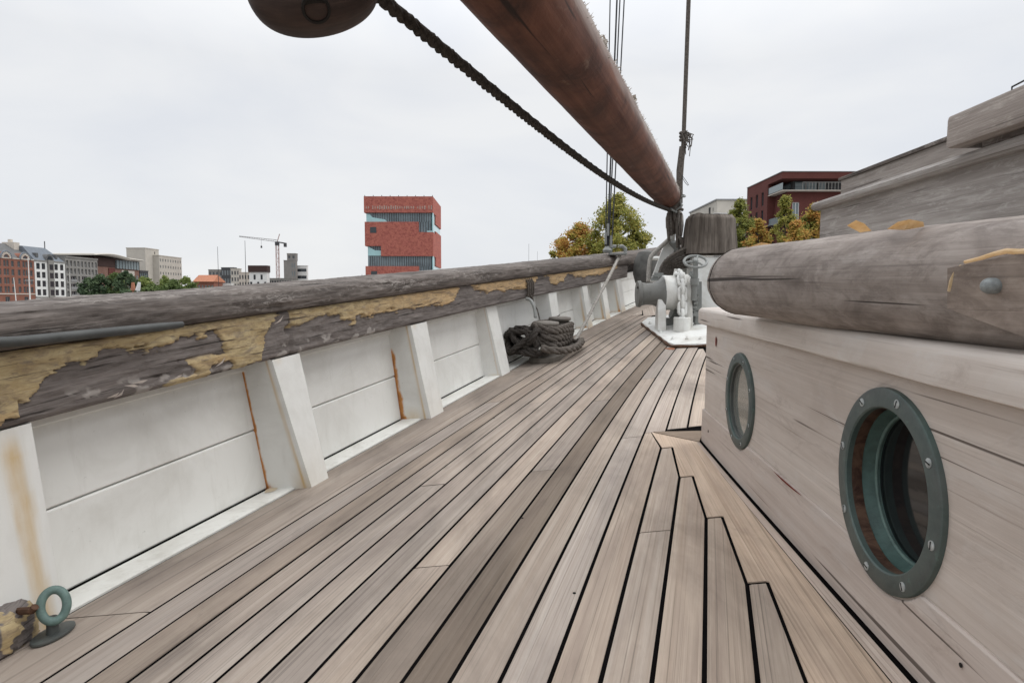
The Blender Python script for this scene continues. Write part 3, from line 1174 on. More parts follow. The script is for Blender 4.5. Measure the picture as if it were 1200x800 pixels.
m = M()
m.grid(bb, np.concatenate([np.linspace(BY, 1.0, 12), np.linspace(1.02, 1.56, 50), np.linspace(1.6, 2.1, 6), np.linspace(2.12, 2.54, 44), np.linspace(2.56, FY + .012, 5)]), range(6))
m.add([(HX - .004, FY + .012, -.01), (HX - .009, FY + .012, .076), (HX - .003, FY + .012, WZ0), (HX + 3, FY + .012, WZ0), (HX + 3, FY + .012, -.01)], [(0, 1, 2, 3, 4)], [(0, 0), (0, .1), (0, .15), (3, .15), (3, 0)])
o = part('base_board', m, MT['house'], house, smooth=30)
o.color = (.93, .91, .91, 1)
# red primer showing in a short crack along the board's top, and in a small hole by the corner
m = M()
for a, b in ((1.70, 1.92),):
    m.grid(lambda y, s: ((HX - .0105, y, WZ0 - .002 - s * .0055 * (1 - ((y - 1.81) / .12) ** 2)), (y, s)), np.linspace(a, b, 12), [0, 1])
part('primer_mark', m, MT['redhole'], house)
m = M()
c = at(840, 400, 2.7)
m.lathe([(.0, 0), (.011, .001)], (HX - .002, 2.70, c.z), (-1, 0, 0), 12)
for v in m.v[-24:]:
    v.z = c.z + (v.z - c.z) * 1.9
part('primer_mark', m, MT['redhole'], house)
m = M()
m.lathe([(.006, 0), (.006, .001), (0, .0012)], (HX - .009, 2.765, .078), (-1, 0, 0), 10)
part('nail_hole', m, MT['hole'], house)
m = M()
m.lathe([(.004, 0), (.004, .001), (0, .0012)], (HX - .010, 1.02, .10), (-1, 0, 0), 10)
part('nail_hole', m, MT['hole'], house)

for idx, (cy, cz, ro, ri) in enumerate(PORTS):
    p = M()
    prof = [(ri, -.004), (ri, .007), (ri + .003, .0098), (ro - .006, .0098), (ro - .001, .007), (ro, .002), (ro, -.012)]
    p.lathe(prof + [(ri, -.004)], (HX - .002, cy, cz), (-1, 0, 0), 72)
    pv = []
    for v in p.v:
        r_ = math.hypot(v.y - cy, v.z - cz)
        pv.append(.22 * sstep(ro - .010, ro, r_) * (.3 + .7 * max(0, fbm(v.y * 9, v.z * 9, 1) + .4)) + .18 * sstep(ri + .006, ri, r_))
    p.attr('patina', pv)
    rim = part('porthole', p, MT['bronze'], house, label='round bronze porthole, ' + ('the nearer one, open and deep' if idx == 0 else 'the farther one, glazed near its face'), smooth=40)
    ns = 8
    for s in range(ns):
        a = 2 * math.pi * (s + (.30 if idx == 0 else .5)) / ns
        r_ = (ro + ri) / 2 + .002
        c = Vector((HX - .0121, cy + math.cos(a) * r_, cz + math.sin(a) * r_))
        q = M()
        rs = .0088 if idx == 0 else .006
        q.lathe([(rs, -.004), (rs, .0012), (rs * .6, .0022), (0, .0025)], c, (-1, 0, 0), 14)
        ob = part('screw', q, MT['screw'], rim)
        q = M()
        b = random.uniform(0, 3)
        d = Vector((0, math.cos(b), math.sin(b)))
        q.obox(c + Vector((-.0026, 0, 0)), (.0004, 0, 0), d * rs * .8, Vector((0, -d.z, d.y)) * .0011)
        part('screw_slot', q, MT['hole'], rim)
    q = M()
    if idx == 0:
        q.lathe([(.1605, .0), (.1605, .04)], (HX, cy, cz), (1, 0, 0), 64, cap=False)
        part('lining', q, MT['lining'], rim)
        q = M()
        q.lathe([(.1603, .024), (.158, .024), (.150, .046), (.146, .050), (.146, .075), (.1603, .075)], (HX, cy, cz), (1, 0, 0), 64, cap=False)
        part('inner_ring', q, MT['ring_green'], rim, smooth=50)
        q = M()
        q.tube([(HX + .049, cy + math.cos(a) * .1475, cz + math.sin(a) * .1475) for a in np.linspace(0, 2 * math.pi, 65)[:-1]], .0035, 8, closed=True)
        part('green_lip', q, MT['verdigris'], rim)
        q = M()
        q.lathe([(.1465, 0), (0, 0.0005)], (HX + .056, cy, cz), (1, 0, 0), 48, cap=False)
        part('glass', q, MT['glass_dark'], rim)
    else:
        q.lathe([(.1345, -.004), (.129, -.001), (.129, .014), (.1345, .014)], (HX, cy, cz), (1, 0, 0), 64, cap=False)
        part('inner_ring', q, MT['bronze'], rim)
        q = M()
        q.lathe([(.1295, 0), (0, 0.0003)], (HX + .008, cy, cz), (1, 0, 0), 48, cap=False)
        part('glass', q, MT['glass_port'], rim)

# coaming cap along the top of the side
CZ0, CZ1 = .532, .607
m = M()
prof = [(.03, CZ0 + .0), (-.022, CZ0), (-.029, CZ0 + .004), (-.031, CZ0 + .012), (-.031, CZ0 + .056), (-.028, CZ0 + .064), (-.018, CZ1 - .004), (.062, CZ1), (.066, CZ1 - .004), (.066, CZ1 - .03)]


def capf(y, k):
    dx, z = prof[k]
    r = fbm(y * 5, k * .7, 2.0, 4) * .0016
    return ((HX + dx + r, y, z + r * .6), (y, k * .022))


m.grid(capf, np.linspace(BY, FY + .03, 90), range(len(prof)))
ye = FY + .03
m.add([(HX + a, ye, b) for a, b in prof], [tuple(range(len(prof)))], [(a, b) for a, b in prof])
o = part('cap_timber', m, MT['house'], house, smooth=40)
o.color = (1.12, 1.15, 1.17, 1)
m = M()
m.box((HX + .03, FY + .002, CZ0 + .001), (HX + 3, ye - .001, CZ1 - .003))
part('front_cap', m, MT['house'], house, bevel=.004, grain=(1, 0, 0))
# roof planks behind the cap
for k in range(14):
    m = M()
    xa = HX + .072 + k * .125
    m.box((xa, BY, CZ1 - .03), (xa + .119, FY + .015, CZ1 - .010 + .012 * k * .3))
    o = part('roof_plank', m, MT['house'], house, bevel=.002)
    v = random.uniform(.75, .95)
    o.color = (v, v, v, 1)
m = M()
m.box((HX + .06, BY, CZ1 - .06), (HX + 3, FY, CZ1 - .031))
part('roof_deck', m, MT['caulk'], house)

# spar lying on the deckhouse
spar = thing('spar', 'thick grey weathered timber spar lying along the deckhouse roof', 'spar', (.58, 2.07, .61))
A0, A1 = Vector((.56, 2.075, .714)), Vector((.56 + .157 * 3.2, -1.125, .679))
SD = (A1 - A0).normalized()
SN = Vector((0, 0, 1)) - SD * SD.z
SN.normalize()
SB = SD.cross(SN)


def sparf(t, a):
    L = t * (A1 - A0).length
    r = .1040 + .003 * math.sin(L * 1.7)
    if t < .012:
        r *= .955 + .045 * (t / .012)
    r += fbm(L * 2.5, math.cos(a) * 2, math.sin(a) * 2, 4) * .0022 + fbm(L * 4, a * 14, 3, 3) * .0007
    c = A0 + SD * L
    return (c + (SN * math.cos(a) + SB * math.sin(a)) * r, (L, a * .11))


m = M()
ta = list(np.linspace(0, 1, 150))
ta[1:1] = [.002, .005, .009]
m.grid(sparf, ta, np.linspace(0, 2 * math.pi, 73))
m.add([sparf(0, a)[0] for a in np.linspace(0, 2 * math.pi, 37)[:-1]], [tuple(range(36))], [(math.cos(a) * .1, math.sin(a) * .1) for a in np.linspace(0, 2 * math.pi, 37)[:-1]])
part('timber', m, MT['spar'], spar, smooth=60)
# wooden cleat plate let into its side, with a round bolt head and sealant round it


def on_spar(px, py, lift=0.0):
    """point on the spar's surface seen at that spot of the photo"""
    d = Vector(ray(px, py))
    o_ = EYE
    best = None
    for t in np.linspace(.3, 2.6, 2400):
        p = o_ + d * t
        L = (p - A0).dot(SD)
        rad = (p - A0 - SD * L)
        if rad.length < .1040 + .003 * math.sin(L * 1.7) + lift:
            return p, rad.normalized()
        if best is None or rad.length < best[0]:
            best = (rad.length, p, rad.normalized())
    return best[1], best[2]


m = M()
outl = [(1121, 318), (1200, 304), (1290, 288), (1330, 330), (1330, 430), (1260, 402), (1200, 383), (1121, 357)]
top, bot = [], []
for px, py in outl:
    q, nr = on_spar(px, py, .002)
    top.append(q + nr * .013)
    bot.append(q - nr * .02)
n = len(outl)
m.add(top + bot, [tuple(range(n))] + [(i, (i + 1) % n, n + (i + 1) % n, n + i) for i in range(n)])
o = part('cleat_plate', m, MT['spar'], spar, bevel=.003, grain=tuple(SD), smooth=30)
o.color = (1.12, 1.08, 1.04, 1)
q, nr = on_spar(1157, 335, .018)
m = M()
m.lathe([(.0115, -.016), (.0115, -.001), (.009, .004), (.0045, .007), (0, .0078)], q, nr, 18)
part('bolt_head', m, MT['bolt'], spar)
m = M()
pts = []
for px, py in ((1117, 341), (1120, 330), (1124, 320), (1131, 313)):
    q, nr = on_spar(px, py, .004)
    pts.append(q + nr * .006)
m.tube(pts, lambda t: .0045 * (1 - .6 * abs(t - .5)), 7)
pts = []
for px, py in ((1137, 309), (1155, 305), (1172, 300), (1186, 297), (1200, 298), (1215, 297)):
    q, nr = on_spar(px, py, .006)
    pts.append(q + nr * .009)
m.tube(pts, lambda t: .0026 + .0022 * t, 7)
part('sealant_bead', m, MT['resin'], spar)
# black ring line near its far end
m = M()
m.tube([sparf(.0075, a)[0] + SD * .001 for a in np.linspace(0, 2 * math.pi, 41)[:-1]], .0022, 6, closed=True)
part('end_band', m, MT['hole'], spar)

# amber flakes curling on the top of the spar
for i, (lst, lab) in enumerate(((((993, 264), (1003, 258), (1013, 262), (1021, 270), (1008, 272)), 'small amber resin flake curling up on the spar, left of the larger flake'),
                                (((1040, 268), (1052, 260), (1066, 257), (1082, 260), (1083, 265), (1060, 269)), 'larger amber resin flake on top of the spar before the grey coachroof wall'),
                                (((872, 291), (884, 287), (892, 284), (905, 286), (912, 289), (890, 293)), 'amber resin flake lying on the far end of the spar'))):
    Yc = 1.2 if i < 2 else 1.95
    m = M()
    pts = [at(px, py, Yc - .02 * math.sin(j * 1.3)) for j, (px, py) in enumerate(lst)]
    c = sum(pts, Vector()) / len(pts)
    n = len(pts)
    bk = [p + Vector((.0008, .0016, -.0008)) for p in pts]
    m.add(pts + bk + [c + Vector((0, -.003, .002)), c + Vector((.0008, -.001, .001))], [(j, (j + 1) % n, 2 * n) for j in range(n)] + [(n + (j + 1) % n, n + j, 2 * n + 1) for j in range(n)] +
          [(j, n + j, n + (j + 1) % n, (j + 1) % n) for j in range(n)])
    solo('resin_flake', m, MT['resin'], lab, 'resin flake', group='amber flakes on the spar')

# ------------------------------------------------------------------ raised coachroof behind the spar
coach = thing('coachroof', 'raised weathered grey timber coachroof above the deckhouse at far right', 'coachroof', (1.12, 2.75, .61))
X1 = 1.12
m = M()
ny = 40
m.grid(lambda y, z: ((X1 + fbm(y * 4, z * 9, 2, 4) * .002, y, z), (y, z)), np.linspace(-1.2, 2.89, ny), np.linspace(.60, 1.03, 8))
m.add([(X1, 2.89, .60), (X1, 2.89, 1.03), (X1 + 2, 2.89, 1.03), (X1 + 2, 2.89, .60)], [(0, 1, 2, 3)], [(0, 0), (0, .4), (2, .4), (2, 0)])
part('side_timber', m, MT['coach'], coach)
m = M()
pr = [(.06, 1.026), (-.022, 1.026), (-.030, 1.034), (-.031, 1.048), (-.022, 1.059), (0, 1.063), (.12, 1.065)]
m.grid(lambda y, k: ((X1 + pr[k][0] + fbm(y * 6, k, 1, 3) * .0015, y, pr[k][1]), (y, k * .03)), np.linspace(-1.2, 2.915, 60), range(len(pr)))
m.add([(X1 + a, 2.915, b) for a, b in pr] + [(X1 + .12, 2.915, 1.026)], [tuple(range(8))], [(a, b) for a, b in pr] + [(.12, 1.03)])
part('cap_timber', m, MT['coach'], coach)
m = M()
m.box((X1 + .05, -1.2, 1.028), (X1 + 2, 2.905, 1.058))
part('roof_board', m, MT['coach'], coach)
X2 = 1.205
m = M()
m.grid(lambda y, z: ((X2, y, z), (y, z)), np.linspace(-1.2, 2.90, 20), [1.05, 1.10, 1.150])
m.add([(X2, 2.90, 1.05), (X2, 2.90, 1.150), (X2 + 1.5, 2.90, 1.150), (X2 + 1.5, 2.90, 1.05)], [(0, 1, 2, 3)], [(0, 0), (0, .1), (1.5, .1), (1.5, 0)])
o = part('hatch_side', m, MT['coach'], coach)
o.color = (.85, .82, .80, 1)
m = M()
m.box((X2 - .008, -1.2, 1.151), (X2 + 1.5, 2.915, 1.164))
o = part('hatch_lid', m, MT['rail'], coach, bevel=.003)
m = M()
m.box((1.06, -1.2, 1.076), (1.185, 1.895, 1.164))
o = part('hatch_beam', m, MT['coach'], coach, bevel=.012, smooth=40)
o.color = (1.05, 1.0, .97, 1)
m = M()
m.box((1.10, -1.2, 1.060), (1.18, 1.80, 1.077))
part('beam_packing', m, MT['rail'], coach)
m = M()
c0, c1 = at(1186, 102, 1.66), at(1215, 87, 1.56)
m.tube([c0 + Vector((0, 0, -.012)), c0, c1, c1 + Vector((0, -.02, 0))], .0022, 6)
part('wire_guard', m, MT['wire'], coach)

# ------------------------------------------------------------------ rope tools


def resample(pts, step):
    pts = [Vector(p) for p in pts]
    # Catmull-Rom then even spacing
    dense = []
    for i in range(len(pts) - 1):
        p0, p1, p2, p3 = pts[max(i - 1, 0)], pts[i], pts[i + 1], pts[min(i + 2, len(pts) - 1)]
        for k in range(12):
            t = k / 12
            dense.append(.5 * ((2 * p1) + (p2 - p0) * t + (2 * p0 - 5 * p1 + 4 * p2 - p3) * t * t + (3 * p1 - p0 - 3 * p2 + p3) * t ** 3))
    dense.append(pts[-1])
    o, acc = [dense[0]], 0
    for a, b in zip(dense, dense[1:]):
        acc += (b - a).length
        if acc >= step:
            o.append(b)
            acc = 0
    o.append(dense[-1])
    return o


def laid_rope(m, pts, r, pitch=None, n=8, step=None):
    n = max(n, 8)
    """three strands twisted round each other"""
    pitch = pitch or r * 7
    pts = resample(pts, step or pitch / 9)
    k = len(pts)
    strands = [[], [], []]
    L = 0
    nrm = None
    for i in range(k):
        d = (pts[min(i + 1, k - 1)] - pts[max(i - 1, 0)])
        if d.length < 1e-9:
            continue
        d.normalize()
        nrm = d.orthogonal().normalized() if nrm is None else (nrm - d * nrm.dot(d)).normalized()
        b = d.cross(nrm)
        if i:
            L += (pts[i] - pts[i - 1]).length
        for s in range(3):
            a = 2 * math.pi * (L / pitch + s / 3)
            strands[s].append(pts[i] + (nrm * math.cos(a) + b * math.sin(a)) * r * .48)
    for s in strands:
        m.tube(s, r * .56, n)
    return m


# ------------------------------------------------------------------ mooring bitts and their rope
bc = hit(641, 421)
u0 = Vector((.42, .9, 0)).normalized()
bz = bc.z
BB = thing('mooring_bitts', 'pair of grey mushroom headed mooring bitts on a small base plate', 'mooring bitts', bc)
m = M()
n_ = Vector((u0.y, -u0.x, 0))
c1 = at(641, 377, bc.y - .02)
c2 = at(656, 371.5, bc.y + .36)
c1 = Vector((c1.x, c1.y, c1.z))
mid = (c1 + c2) / 2
bax = (Vector((c2.x, c2.y, 0)) - Vector((c1.x, c1.y, 0))).normalized()
bnx = Vector((bax.y, -bax.x, 0))
poly = []
for s, t in ((-.34, -.02), (-.34, .10), (-.27, .14), (.30, .14), (.36, .08), (.36, -.10), (.30, -.14), (-.27, -.14)):
    poly.append(((mid + bax * s + bnx * t).x, (mid + bax * s + bnx * t).y))
m.prism(poly, lambda x, y: zdeck(x, y), lambda x, y: zdeck(x, y) + .045)
part('base_plate', m, MT['bitts'], BB, bevel=.008)
for c in (c1, c2):
    zg = zdeck(c.x, c.y) + .04
    m = M()
    h = c.z - zg
    m.lathe([(.072, 0), (.066, .02), (.056, .06), (.054, h - .07), (.060, h - .045), (.098, h - .03), (.106, h - .014), (.100, h), (.06, h + .006), (0, h + .008)], (c.x, c.y, zg), (0, 0, 1), 28)
    part('bollard', m, MT['bitts'], BB)
m = M()
base0 = Vector((mid.x, mid.y, zdeck(mid.x, mid.y) + .115))
turns = 5
pts = []
rn = random.Random(5)
for k in range(turns * 24):
    a = 2 * math.pi * k / 24
    lv = k / 24 * .052
    ca, sa = math.cos(a), math.sin(a)
    ex = .20 * (1 if ca > 0 else -1) * min(1, abs(ca) * 2.2) + .095 * ca
    p = base0 + bax * (ex + rn.uniform(-.006, .006)) + bnx * (.108 * sa + rn.uniform(-.006, .006)) + Vector((0, 0, lv * .62 + .012 * math.sin(a * 1.5 + 1)))
    pts.append(p)
laid_rope(m, pts, .034, .26, 6, .03)
pts = []
for k in range(26):                                  # an outer, lower turn that leads away to the fairlead
    a = math.pi * (1.25 - k / 25 * 1.15)
    pts.append(base0 + bax * (-.36 * math.cos(a) * -1) + bnx * (.20 * math.sin(a) * 1.0 + .03) + Vector((0, 0, -.035 + .02 * k / 25)))
lead = at(728, 297, 7.62)
out_pts = [base0 - bax * .42 + bnx * .02 + Vector((0, 0, -.02)), base0 - bax * .34 + bnx * .17 + Vector((0, 0, -.04)), base0 - bax * .05 + bnx * .225 + Vector((0, 0, -.03)),
           base0 + bax * .22 + bnx * .20 + Vector((0, 0, .0)), at(672, 402, bc.y + .45), at(690, 369, bc.y + .95), at(708, 335, bc.y + 1.4)]
laid_rope(m, out_pts[:5], .034, .26, 6, .03)
rope = solo('mooring_rope', m, MT['rope_dark'], 'heap of heavy dark mooring rope wound round the bitts', 'rope', group=None, smooth=85)
m = M()
laid_rope(m, [at(668, 408, bc.y + .40), at(680, 389, bc.y + .7), at(700, 351, bc.y + 1.25), at(715, 322, 7.25), at(724, 304, 7.55), lead + Vector((0, .0, .0))], .020, .15, 6, .03)
solo('mooring_line', m, MT['rope_grey'], 'pale grey mooring line rising from the rope heap to the rail', 'rope', smooth=85)
# slack tangled bight lying left of the bitts
m = M()
rn = random.Random(21)
tc_ = Vector((0, 0, 0)) + at(612, 398, bc.y - .05)
pts = []
for k in range(46):
    a = k * .82
    pts.append(tc_ + Vector((.12 * math.cos(a) + rn.uniform(-.04, .04), .16 * math.sin(a * .9 + .5) + rn.uniform(-.05, .05), .085 * math.sin(a * 1.31) + rn.uniform(-.02, .02))))
laid_rope(m, pts, .027, .2, 6, .03)
q = at(597, 414, bc.y - .1)
pts = [q, at(604, 411, bc.y - .15), at(625, 415, bc.y - .22), at(640, 411, bc.y - .16), at(655, 405, bc.y)]
laid_rope(m, pts, .030, .24, 6, .03)
solo('rope_tangle', m, MT['rope_black'], 'tangled darker rope end slumped left of the bitts beside the frame', 'rope', smooth=85)
# light chafed line and hook lashed to the stringer above the bitts
m = M()
for k in range(4):
    Yk = 5.62 + k * .035
    c = Vector((edge(Yk) - .04, Yk, (rail_bot(Yk) + str_bot(Yk)) / 2 - .0))
    hh = (rail_bot(Yk) - str_bot(Yk)) / 2
    m.tube([c + Vector((-.02, 0, hh)), c + Vector((.012, 0, hh * .5)), c + Vector((.014, .01, -hh * .4)), c + Vector((.0, .015, -hh * 1.05))], .010, 6)
Yk = 5.68
c = Vector((edge(Yk) - .025, Yk, str_bot(Yk)))
m.tube([c + Vector((0, 0, .02)), c + Vector((.02, .03, -.06)), c + Vector((.05, .04, -.10)), c + Vector((.09, .05, -.25)), c2 + Vector((0, 0, .02))], lambda t: .012 - .007 * min(1, t * 1.7), 6)
solo('rope_lashing', m, MT['rope_dark'], 'dark rope lashing round the yellow stringer with a thin line down to the bitts', 'rope lashing', smooth=85)
# fairlead on the rail
q = at(724, 297, 7.62)
FL = thing('fairlead', 'small grey metal fairlead on the bow rail where the pale mooring line ends', 'fairlead', (q.x, q.y, rail_top(q.y)))
m = M()
zt = rail_top(q.y) - .004
m.box((q.x - .10, q.y - .09, zt), (q.x + .10, q.y + .09, zt + .025))
part('base', m, MT['grey_paint'], FL, bevel=.006)
for s in (-1, 1):
    m = M()
    m.tube([(q.x + s * .085, q.y, zt + .02), (q.x + s * .088, q.y, zt + .075), (q.x + s * .05, q.y, zt + .105), (q.x + s * .02, q.y, zt + .10)], .022, 10)
    part('horn', m, MT['grey_paint'], FL)
# curved grey tube bent round the frame beside the bitts
m = M()
m.tube(resample([at(617, 350, 5.35), at(622, 352, 5.3), at(626, 360, 5.25), at(627.5, 372, 5.22)], .02), .014, 8)
solo('bent_pipe', m, MT['grey_paint'], 'short bent grey pipe against the white frame above the rope heap', 'pipe')

# ------------------------------------------------------------------ foreground: wooden block and eye bolt
c = hit(60, 745)
EB = thing('eye_bolt', 'green bronze ring eye bolt on its plate at the foot of the bulwark', 'eye bolt', c)
vd = Vector((c.x, c.y, 0)).normalized()
sd_ = Vector((vd.y, -vd.x, 0))
m = M()
zz = lambda x, y: zdeck(x, y) + .003
pl_ = []
for j in range(24):
    a = 2 * math.pi * j / 24
    p = c + Vector((math.cos(a) * .042 + .006, math.sin(a) * .062, 0))
    pl_.append((p.x, p.y))
m.prism(pl_, zz, lambda x, y: zz(x, y) + .008)
part('plate', m, MT['bronze'], EB, bevel=.002)
ctr = at(63, 709, c.y) + Vector((0, 0, 0))
m = M()
ring = []
for j in range(40):
    a = 2 * math.pi * j / 40
    ring.append(ctr + sd_ * math.cos(a) * .029 + vd * .016 * math.sin(a) + Vector((0, 0, math.sin(a) * .037)))
m.tube(ring, .0112, 12, closed=True)
part('ring', m, MT['verdigris'], EB)
m = M()
m.lathe([(.018, 0), (.015, .012), (.014, .05)], (c.x + .006, c.y, zdeck(c.x, c.y) + .004), (0, 0, 1), 14)
part('shank', m, MT['bronze'], EB)
m = M()
sh = ctr - sd_ * .05 + Vector((0, 0, -.004))
m.tube([ctr + vd * .0 - sd_ * .02 + Vector((0, -.03, .018)), sh + Vector((.015, -.01, .012)), sh + Vector((-.06, .0, .0)), sh + Vector((-.1, 0, -.02))], .010, 8)
solo('shackle', m, MT['rust_metal'], 'rusty shackle joining the ring to the worn wooden block', 'shackle')
wbc = at(-14, 748, c.y - .06)
m = M()
vs_ = []


def blk(u, v):
    a, b = u * math.pi, v * 2 * math.pi
    d = Vector((math.sin(a) * math.cos(b), math.sin(a) * math.sin(b), math.cos(a)))
    k = 1.0 / (abs(d.x) ** 3.2 + abs(d.y) ** 3.2 + abs(d.z) ** 3.2) ** (1 / 3.2)
    r = 1 + fbm(d.x * 2.2 + 3, d.y * 2.2, d.z * 2.2, 4) * .10
    p = d * k * r
    pe = sstep(-.03, .05, fbm(d.x * 1.6 + 7, d.y * 1.9 + 2, d.z * 1.6, 5))
    q = wbc + Vector((p.x * .082, p.y * .10, p.z * .088)) + d * (.006 * pe + fbm(d.x * 9, d.y * 9, d.z * 9, 4) * .005)
    q.z = max(q.z, zdeck(q.x, q.y) + .003)
    return (q, (b * .08, a * .1), {'peel': pe * .9})


m.grid(blk, np.linspace(0.001, .999, 44), np.linspace(0, 1, 65))
solo('wooden_block', m, MT['peel'], 'rounded wooden block with flaking yellow and grey paint at the near left corner', 'wooden block', smooth=70)

# ------------------------------------------------------------------ windlass
pz = lambda x, y: zdeck(x, y)
W0 = hit(795, 398)
WL = thing('windlass', 'white anchor windlass with grey warping drum on a white base plate', 'windlass', W0)
# base plate with a rusty edge
pp_ = [hit(752, 381), hit(757, 385), hit(770, 395), hit(783, 405), hit(790, 407.5), hit(800, 407.5), hit(835, 406.5)]
poly = [(p.x, p.y) for p in pp_] + [(1.9, 5.45), (1.9, 7.1), (.95, 7.0)]
m = M()
m.prism(poly, lambda x, y: pz(x, y) + .002, lambda x, y: pz(x, y) + .032)
part('base_plate', m, MT['white2'], WL, bevel=.003)
m = M()
ed = [Vector((p.x, p.y, pz(p.x, p.y) + .012)) for p in pp_]
m.tube(resample(ed, .03), lambda t: .013 + .004 * math.sin(t * 40), 6)
part('rusty_edge', m, MT['rust_metal'], WL)
q = hit(786, 408)
m = M()
m.prism([(q.x - .05, q.y + .02), (q.x - .02, q.y - .05), (q.x + .015, q.y - .08), (q.x + .03, q.y - .03), (q.x + .02, q.y + .01), (q.x, q.y + .02)], lambda x, y: pz(x, y) - .002, lambda x, y: pz(x, y) + .0025)
part('rust_patch', m, plain('orange_rust', (.26, .11, .06), .9, var=.4, scale=50), WL)
WY = 6.28
axc = at(792, 343, WY)
AX = Vector((1, .06, 0)).normalized()


def wx(px, py=343):
    return (at(px, py, WY) - axc).dot(AX)


m = M()
x0, x1 = wx(776.5), wx(807)
m.lathe([(.02, x0 - .01), (.150, x0 - .008), (.166, x0), (.166, x0 + .10), (.150, x0 + .125), (.152, x0 + .14), (.158, x1 - .10), (.172, x1 - .04), (.178, x1 - .02), (.165, x1), (.05, x1 + .01)], axc, AX, 40)
part('chain_drum', m, MT['white2'], WL)
m = M()
xa, xb = wx(746), wx(777)
m.lathe([(.03, xa - .004), (.125, xa), (.128, xa + .03), (.112, xa + .045), (.104, xa + .09), (.107, xb - .10), (.128, xb - .05), (.160, xb - .02), (.168, xb - .010), (.168, xb - .002), (.03, xb)], axc + Vector((0, 0, -.012)), AX, 40)
part('warping_drum', m, MT['drum'], WL)
m = M()
qd = at(747.5, 338, WY - .11)
m.lathe([(.012, 0), (.012, .006), (0, .007)], axc + AX * xa + Vector((0, -.075, .05)), -AX, 12)
part('drum_hole', m, MT['hole'], WL)
# hold-down bolts round the plate
for px, py in ((762, 384), (775, 395), (789, 403), (806, 403), (822, 403), (770, 382)):
    b = hit(px, py)
    m = M()
    m.lathe([(.017, 0), (.017, .012), (.010, .015), (.009, .024), (0, .025)], (b.x, b.y + .04, pz(b.x, b.y + .04) + .031), (0, 0, 1), 6)
    part('bolt', m, MT['white2'], WL, smooth=30)
# toothed gear wheel on the far side of the drum
m = M()
m.lathe([(.05, x1 + .015), (.185, x1 + .015), (.185, x1 + .055), (.05, x1 + .055)], axc, AX, 40)
part('gear_wheel', m, MT['grey_paint'], WL)
for k in range(26):
    a = 2 * math.pi * k / 26
    d_ = Vector((0, math.cos(a), math.sin(a)))
    m = M()
    m.obox(axc + AX * (x1 + .035) + d_ * .194, AX * .019, d_ * .013, AX.cross(d_) * .010)
    part('gear_tooth', m, MT['grey_paint'], WL, smooth=0)
# pedestal legs
for px, dy in ((775, -.02), (806, .12)):
    b = at(px, 384, WY - .12)
    b.z = pz(b.x, b.y) + .028
    m = M()
    hh = axc.z - b.z - .06
    m.add([b + Vector((-.04, -.05, 0)), b + Vector((.04, -.05, 0)), b + Vector((.04, .16, 0)), b + Vector((-.04, .16, 0)),
           b + Vector((-.04, -.02, hh)), b + Vector((.035, -.02, hh)), b + Vector((.035, .10, hh)), b + Vector((-.04, .10, hh))],
          [(3, 2, 1, 0), (4, 5, 6, 7), (0, 1, 5, 4), (1, 2, 6, 5), (2, 3, 7, 6), (3, 0, 4, 7)])
    part('pedestal', m, MT['white2'], WL, bevel=.012, smooth=40)
m = M()
m.tube([axc + Vector((-.02, .12, -.2)), axc + Vector((.1, .15, -.24)), axc + Vector((.25, .12, -.22))], .05, 10)
m.box((axc.x - .1, axc.y + .1, axc.z - .34), (axc.x + .3, axc.y + .25, axc.z - .25))
part('gear_casing', m, MT['grey_paint'], WL)
# chain pipe on the plate
cp = hit(799, 391)
m = M()
ht = .13
m.lathe([(.078, 0), (.078, ht - .006), (.072, ht), (.060, ht), (.056, .02)], (cp.x, cp.y, pz(cp.x, cp.y) + .025), (0, 0, 1), 28)
part('chain_pipe', m, MT['white2'], WL)
# brake spindle and handwheel
hw = at(815, 306.5, 6.05)
m = M()
tilt = Vector((-.05, -.66, 1)).normalized()
uu = tilt.orthogonal().normalized()
vv = tilt.cross(uu)
m.tube([hw + (uu * math.cos(a) + vv * math.sin(a)) * .102 for a in np.linspace(0, 2 * math.pi, 41)[:-1]], .0125, 8, closed=True)
for k in range(3):
    a = k * 2.094 + .3
    m.tube([hw + Vector((0, 0, -.01)), hw + (uu * math.cos(a) + vv * math.sin(a)) * .05 + tilt * .006, hw + (uu * math.cos(a) + vv * math.sin(a)) * .10], .010, 6)
m.lathe([(.026, -.02), (.026, .016), (.018, .026), (0, .027)], hw, tilt, 14)
part('handwheel', m, MT['grey_paint'], WL)
m = M()
ft = at(813, 352, 6.1)
m.tube([hw, at(815, 322, 6.08), ft], lambda t: .022 if t < .5 else .026, 10)
m.lathe([(.04, -.03), (.04, .03)], at(814, 330, 6.09), (0, 0, 1), 12)
part('brake_spindle', m, MT['grey_paint'], WL)
m = M()
for k in range(5):
    m.bar(at(812, 335 + k * 8, 6.2), at(820, 337 + k * 8, 6.2), .05, .045)
m.bar(at(818, 330, 6.26), at(818, 385, 6.26), .06, .05)
part('brake_band', m, MT['grey_paint'], WL)
# white bitt post behind, carrying the windlass
m = M()
pa, pb = at(809, 400, 6.62), at(862, 400, 6.62)
zb_ = pz(pa.x, 6.6)
zt_ = at(830, 301, 6.62).z
m.box((pa.x + .02, 6.62, zb_), (pb.x + .1, 7.02, zt_))
part('bitt_post', m, MT['white2'], WL, bevel=.02)
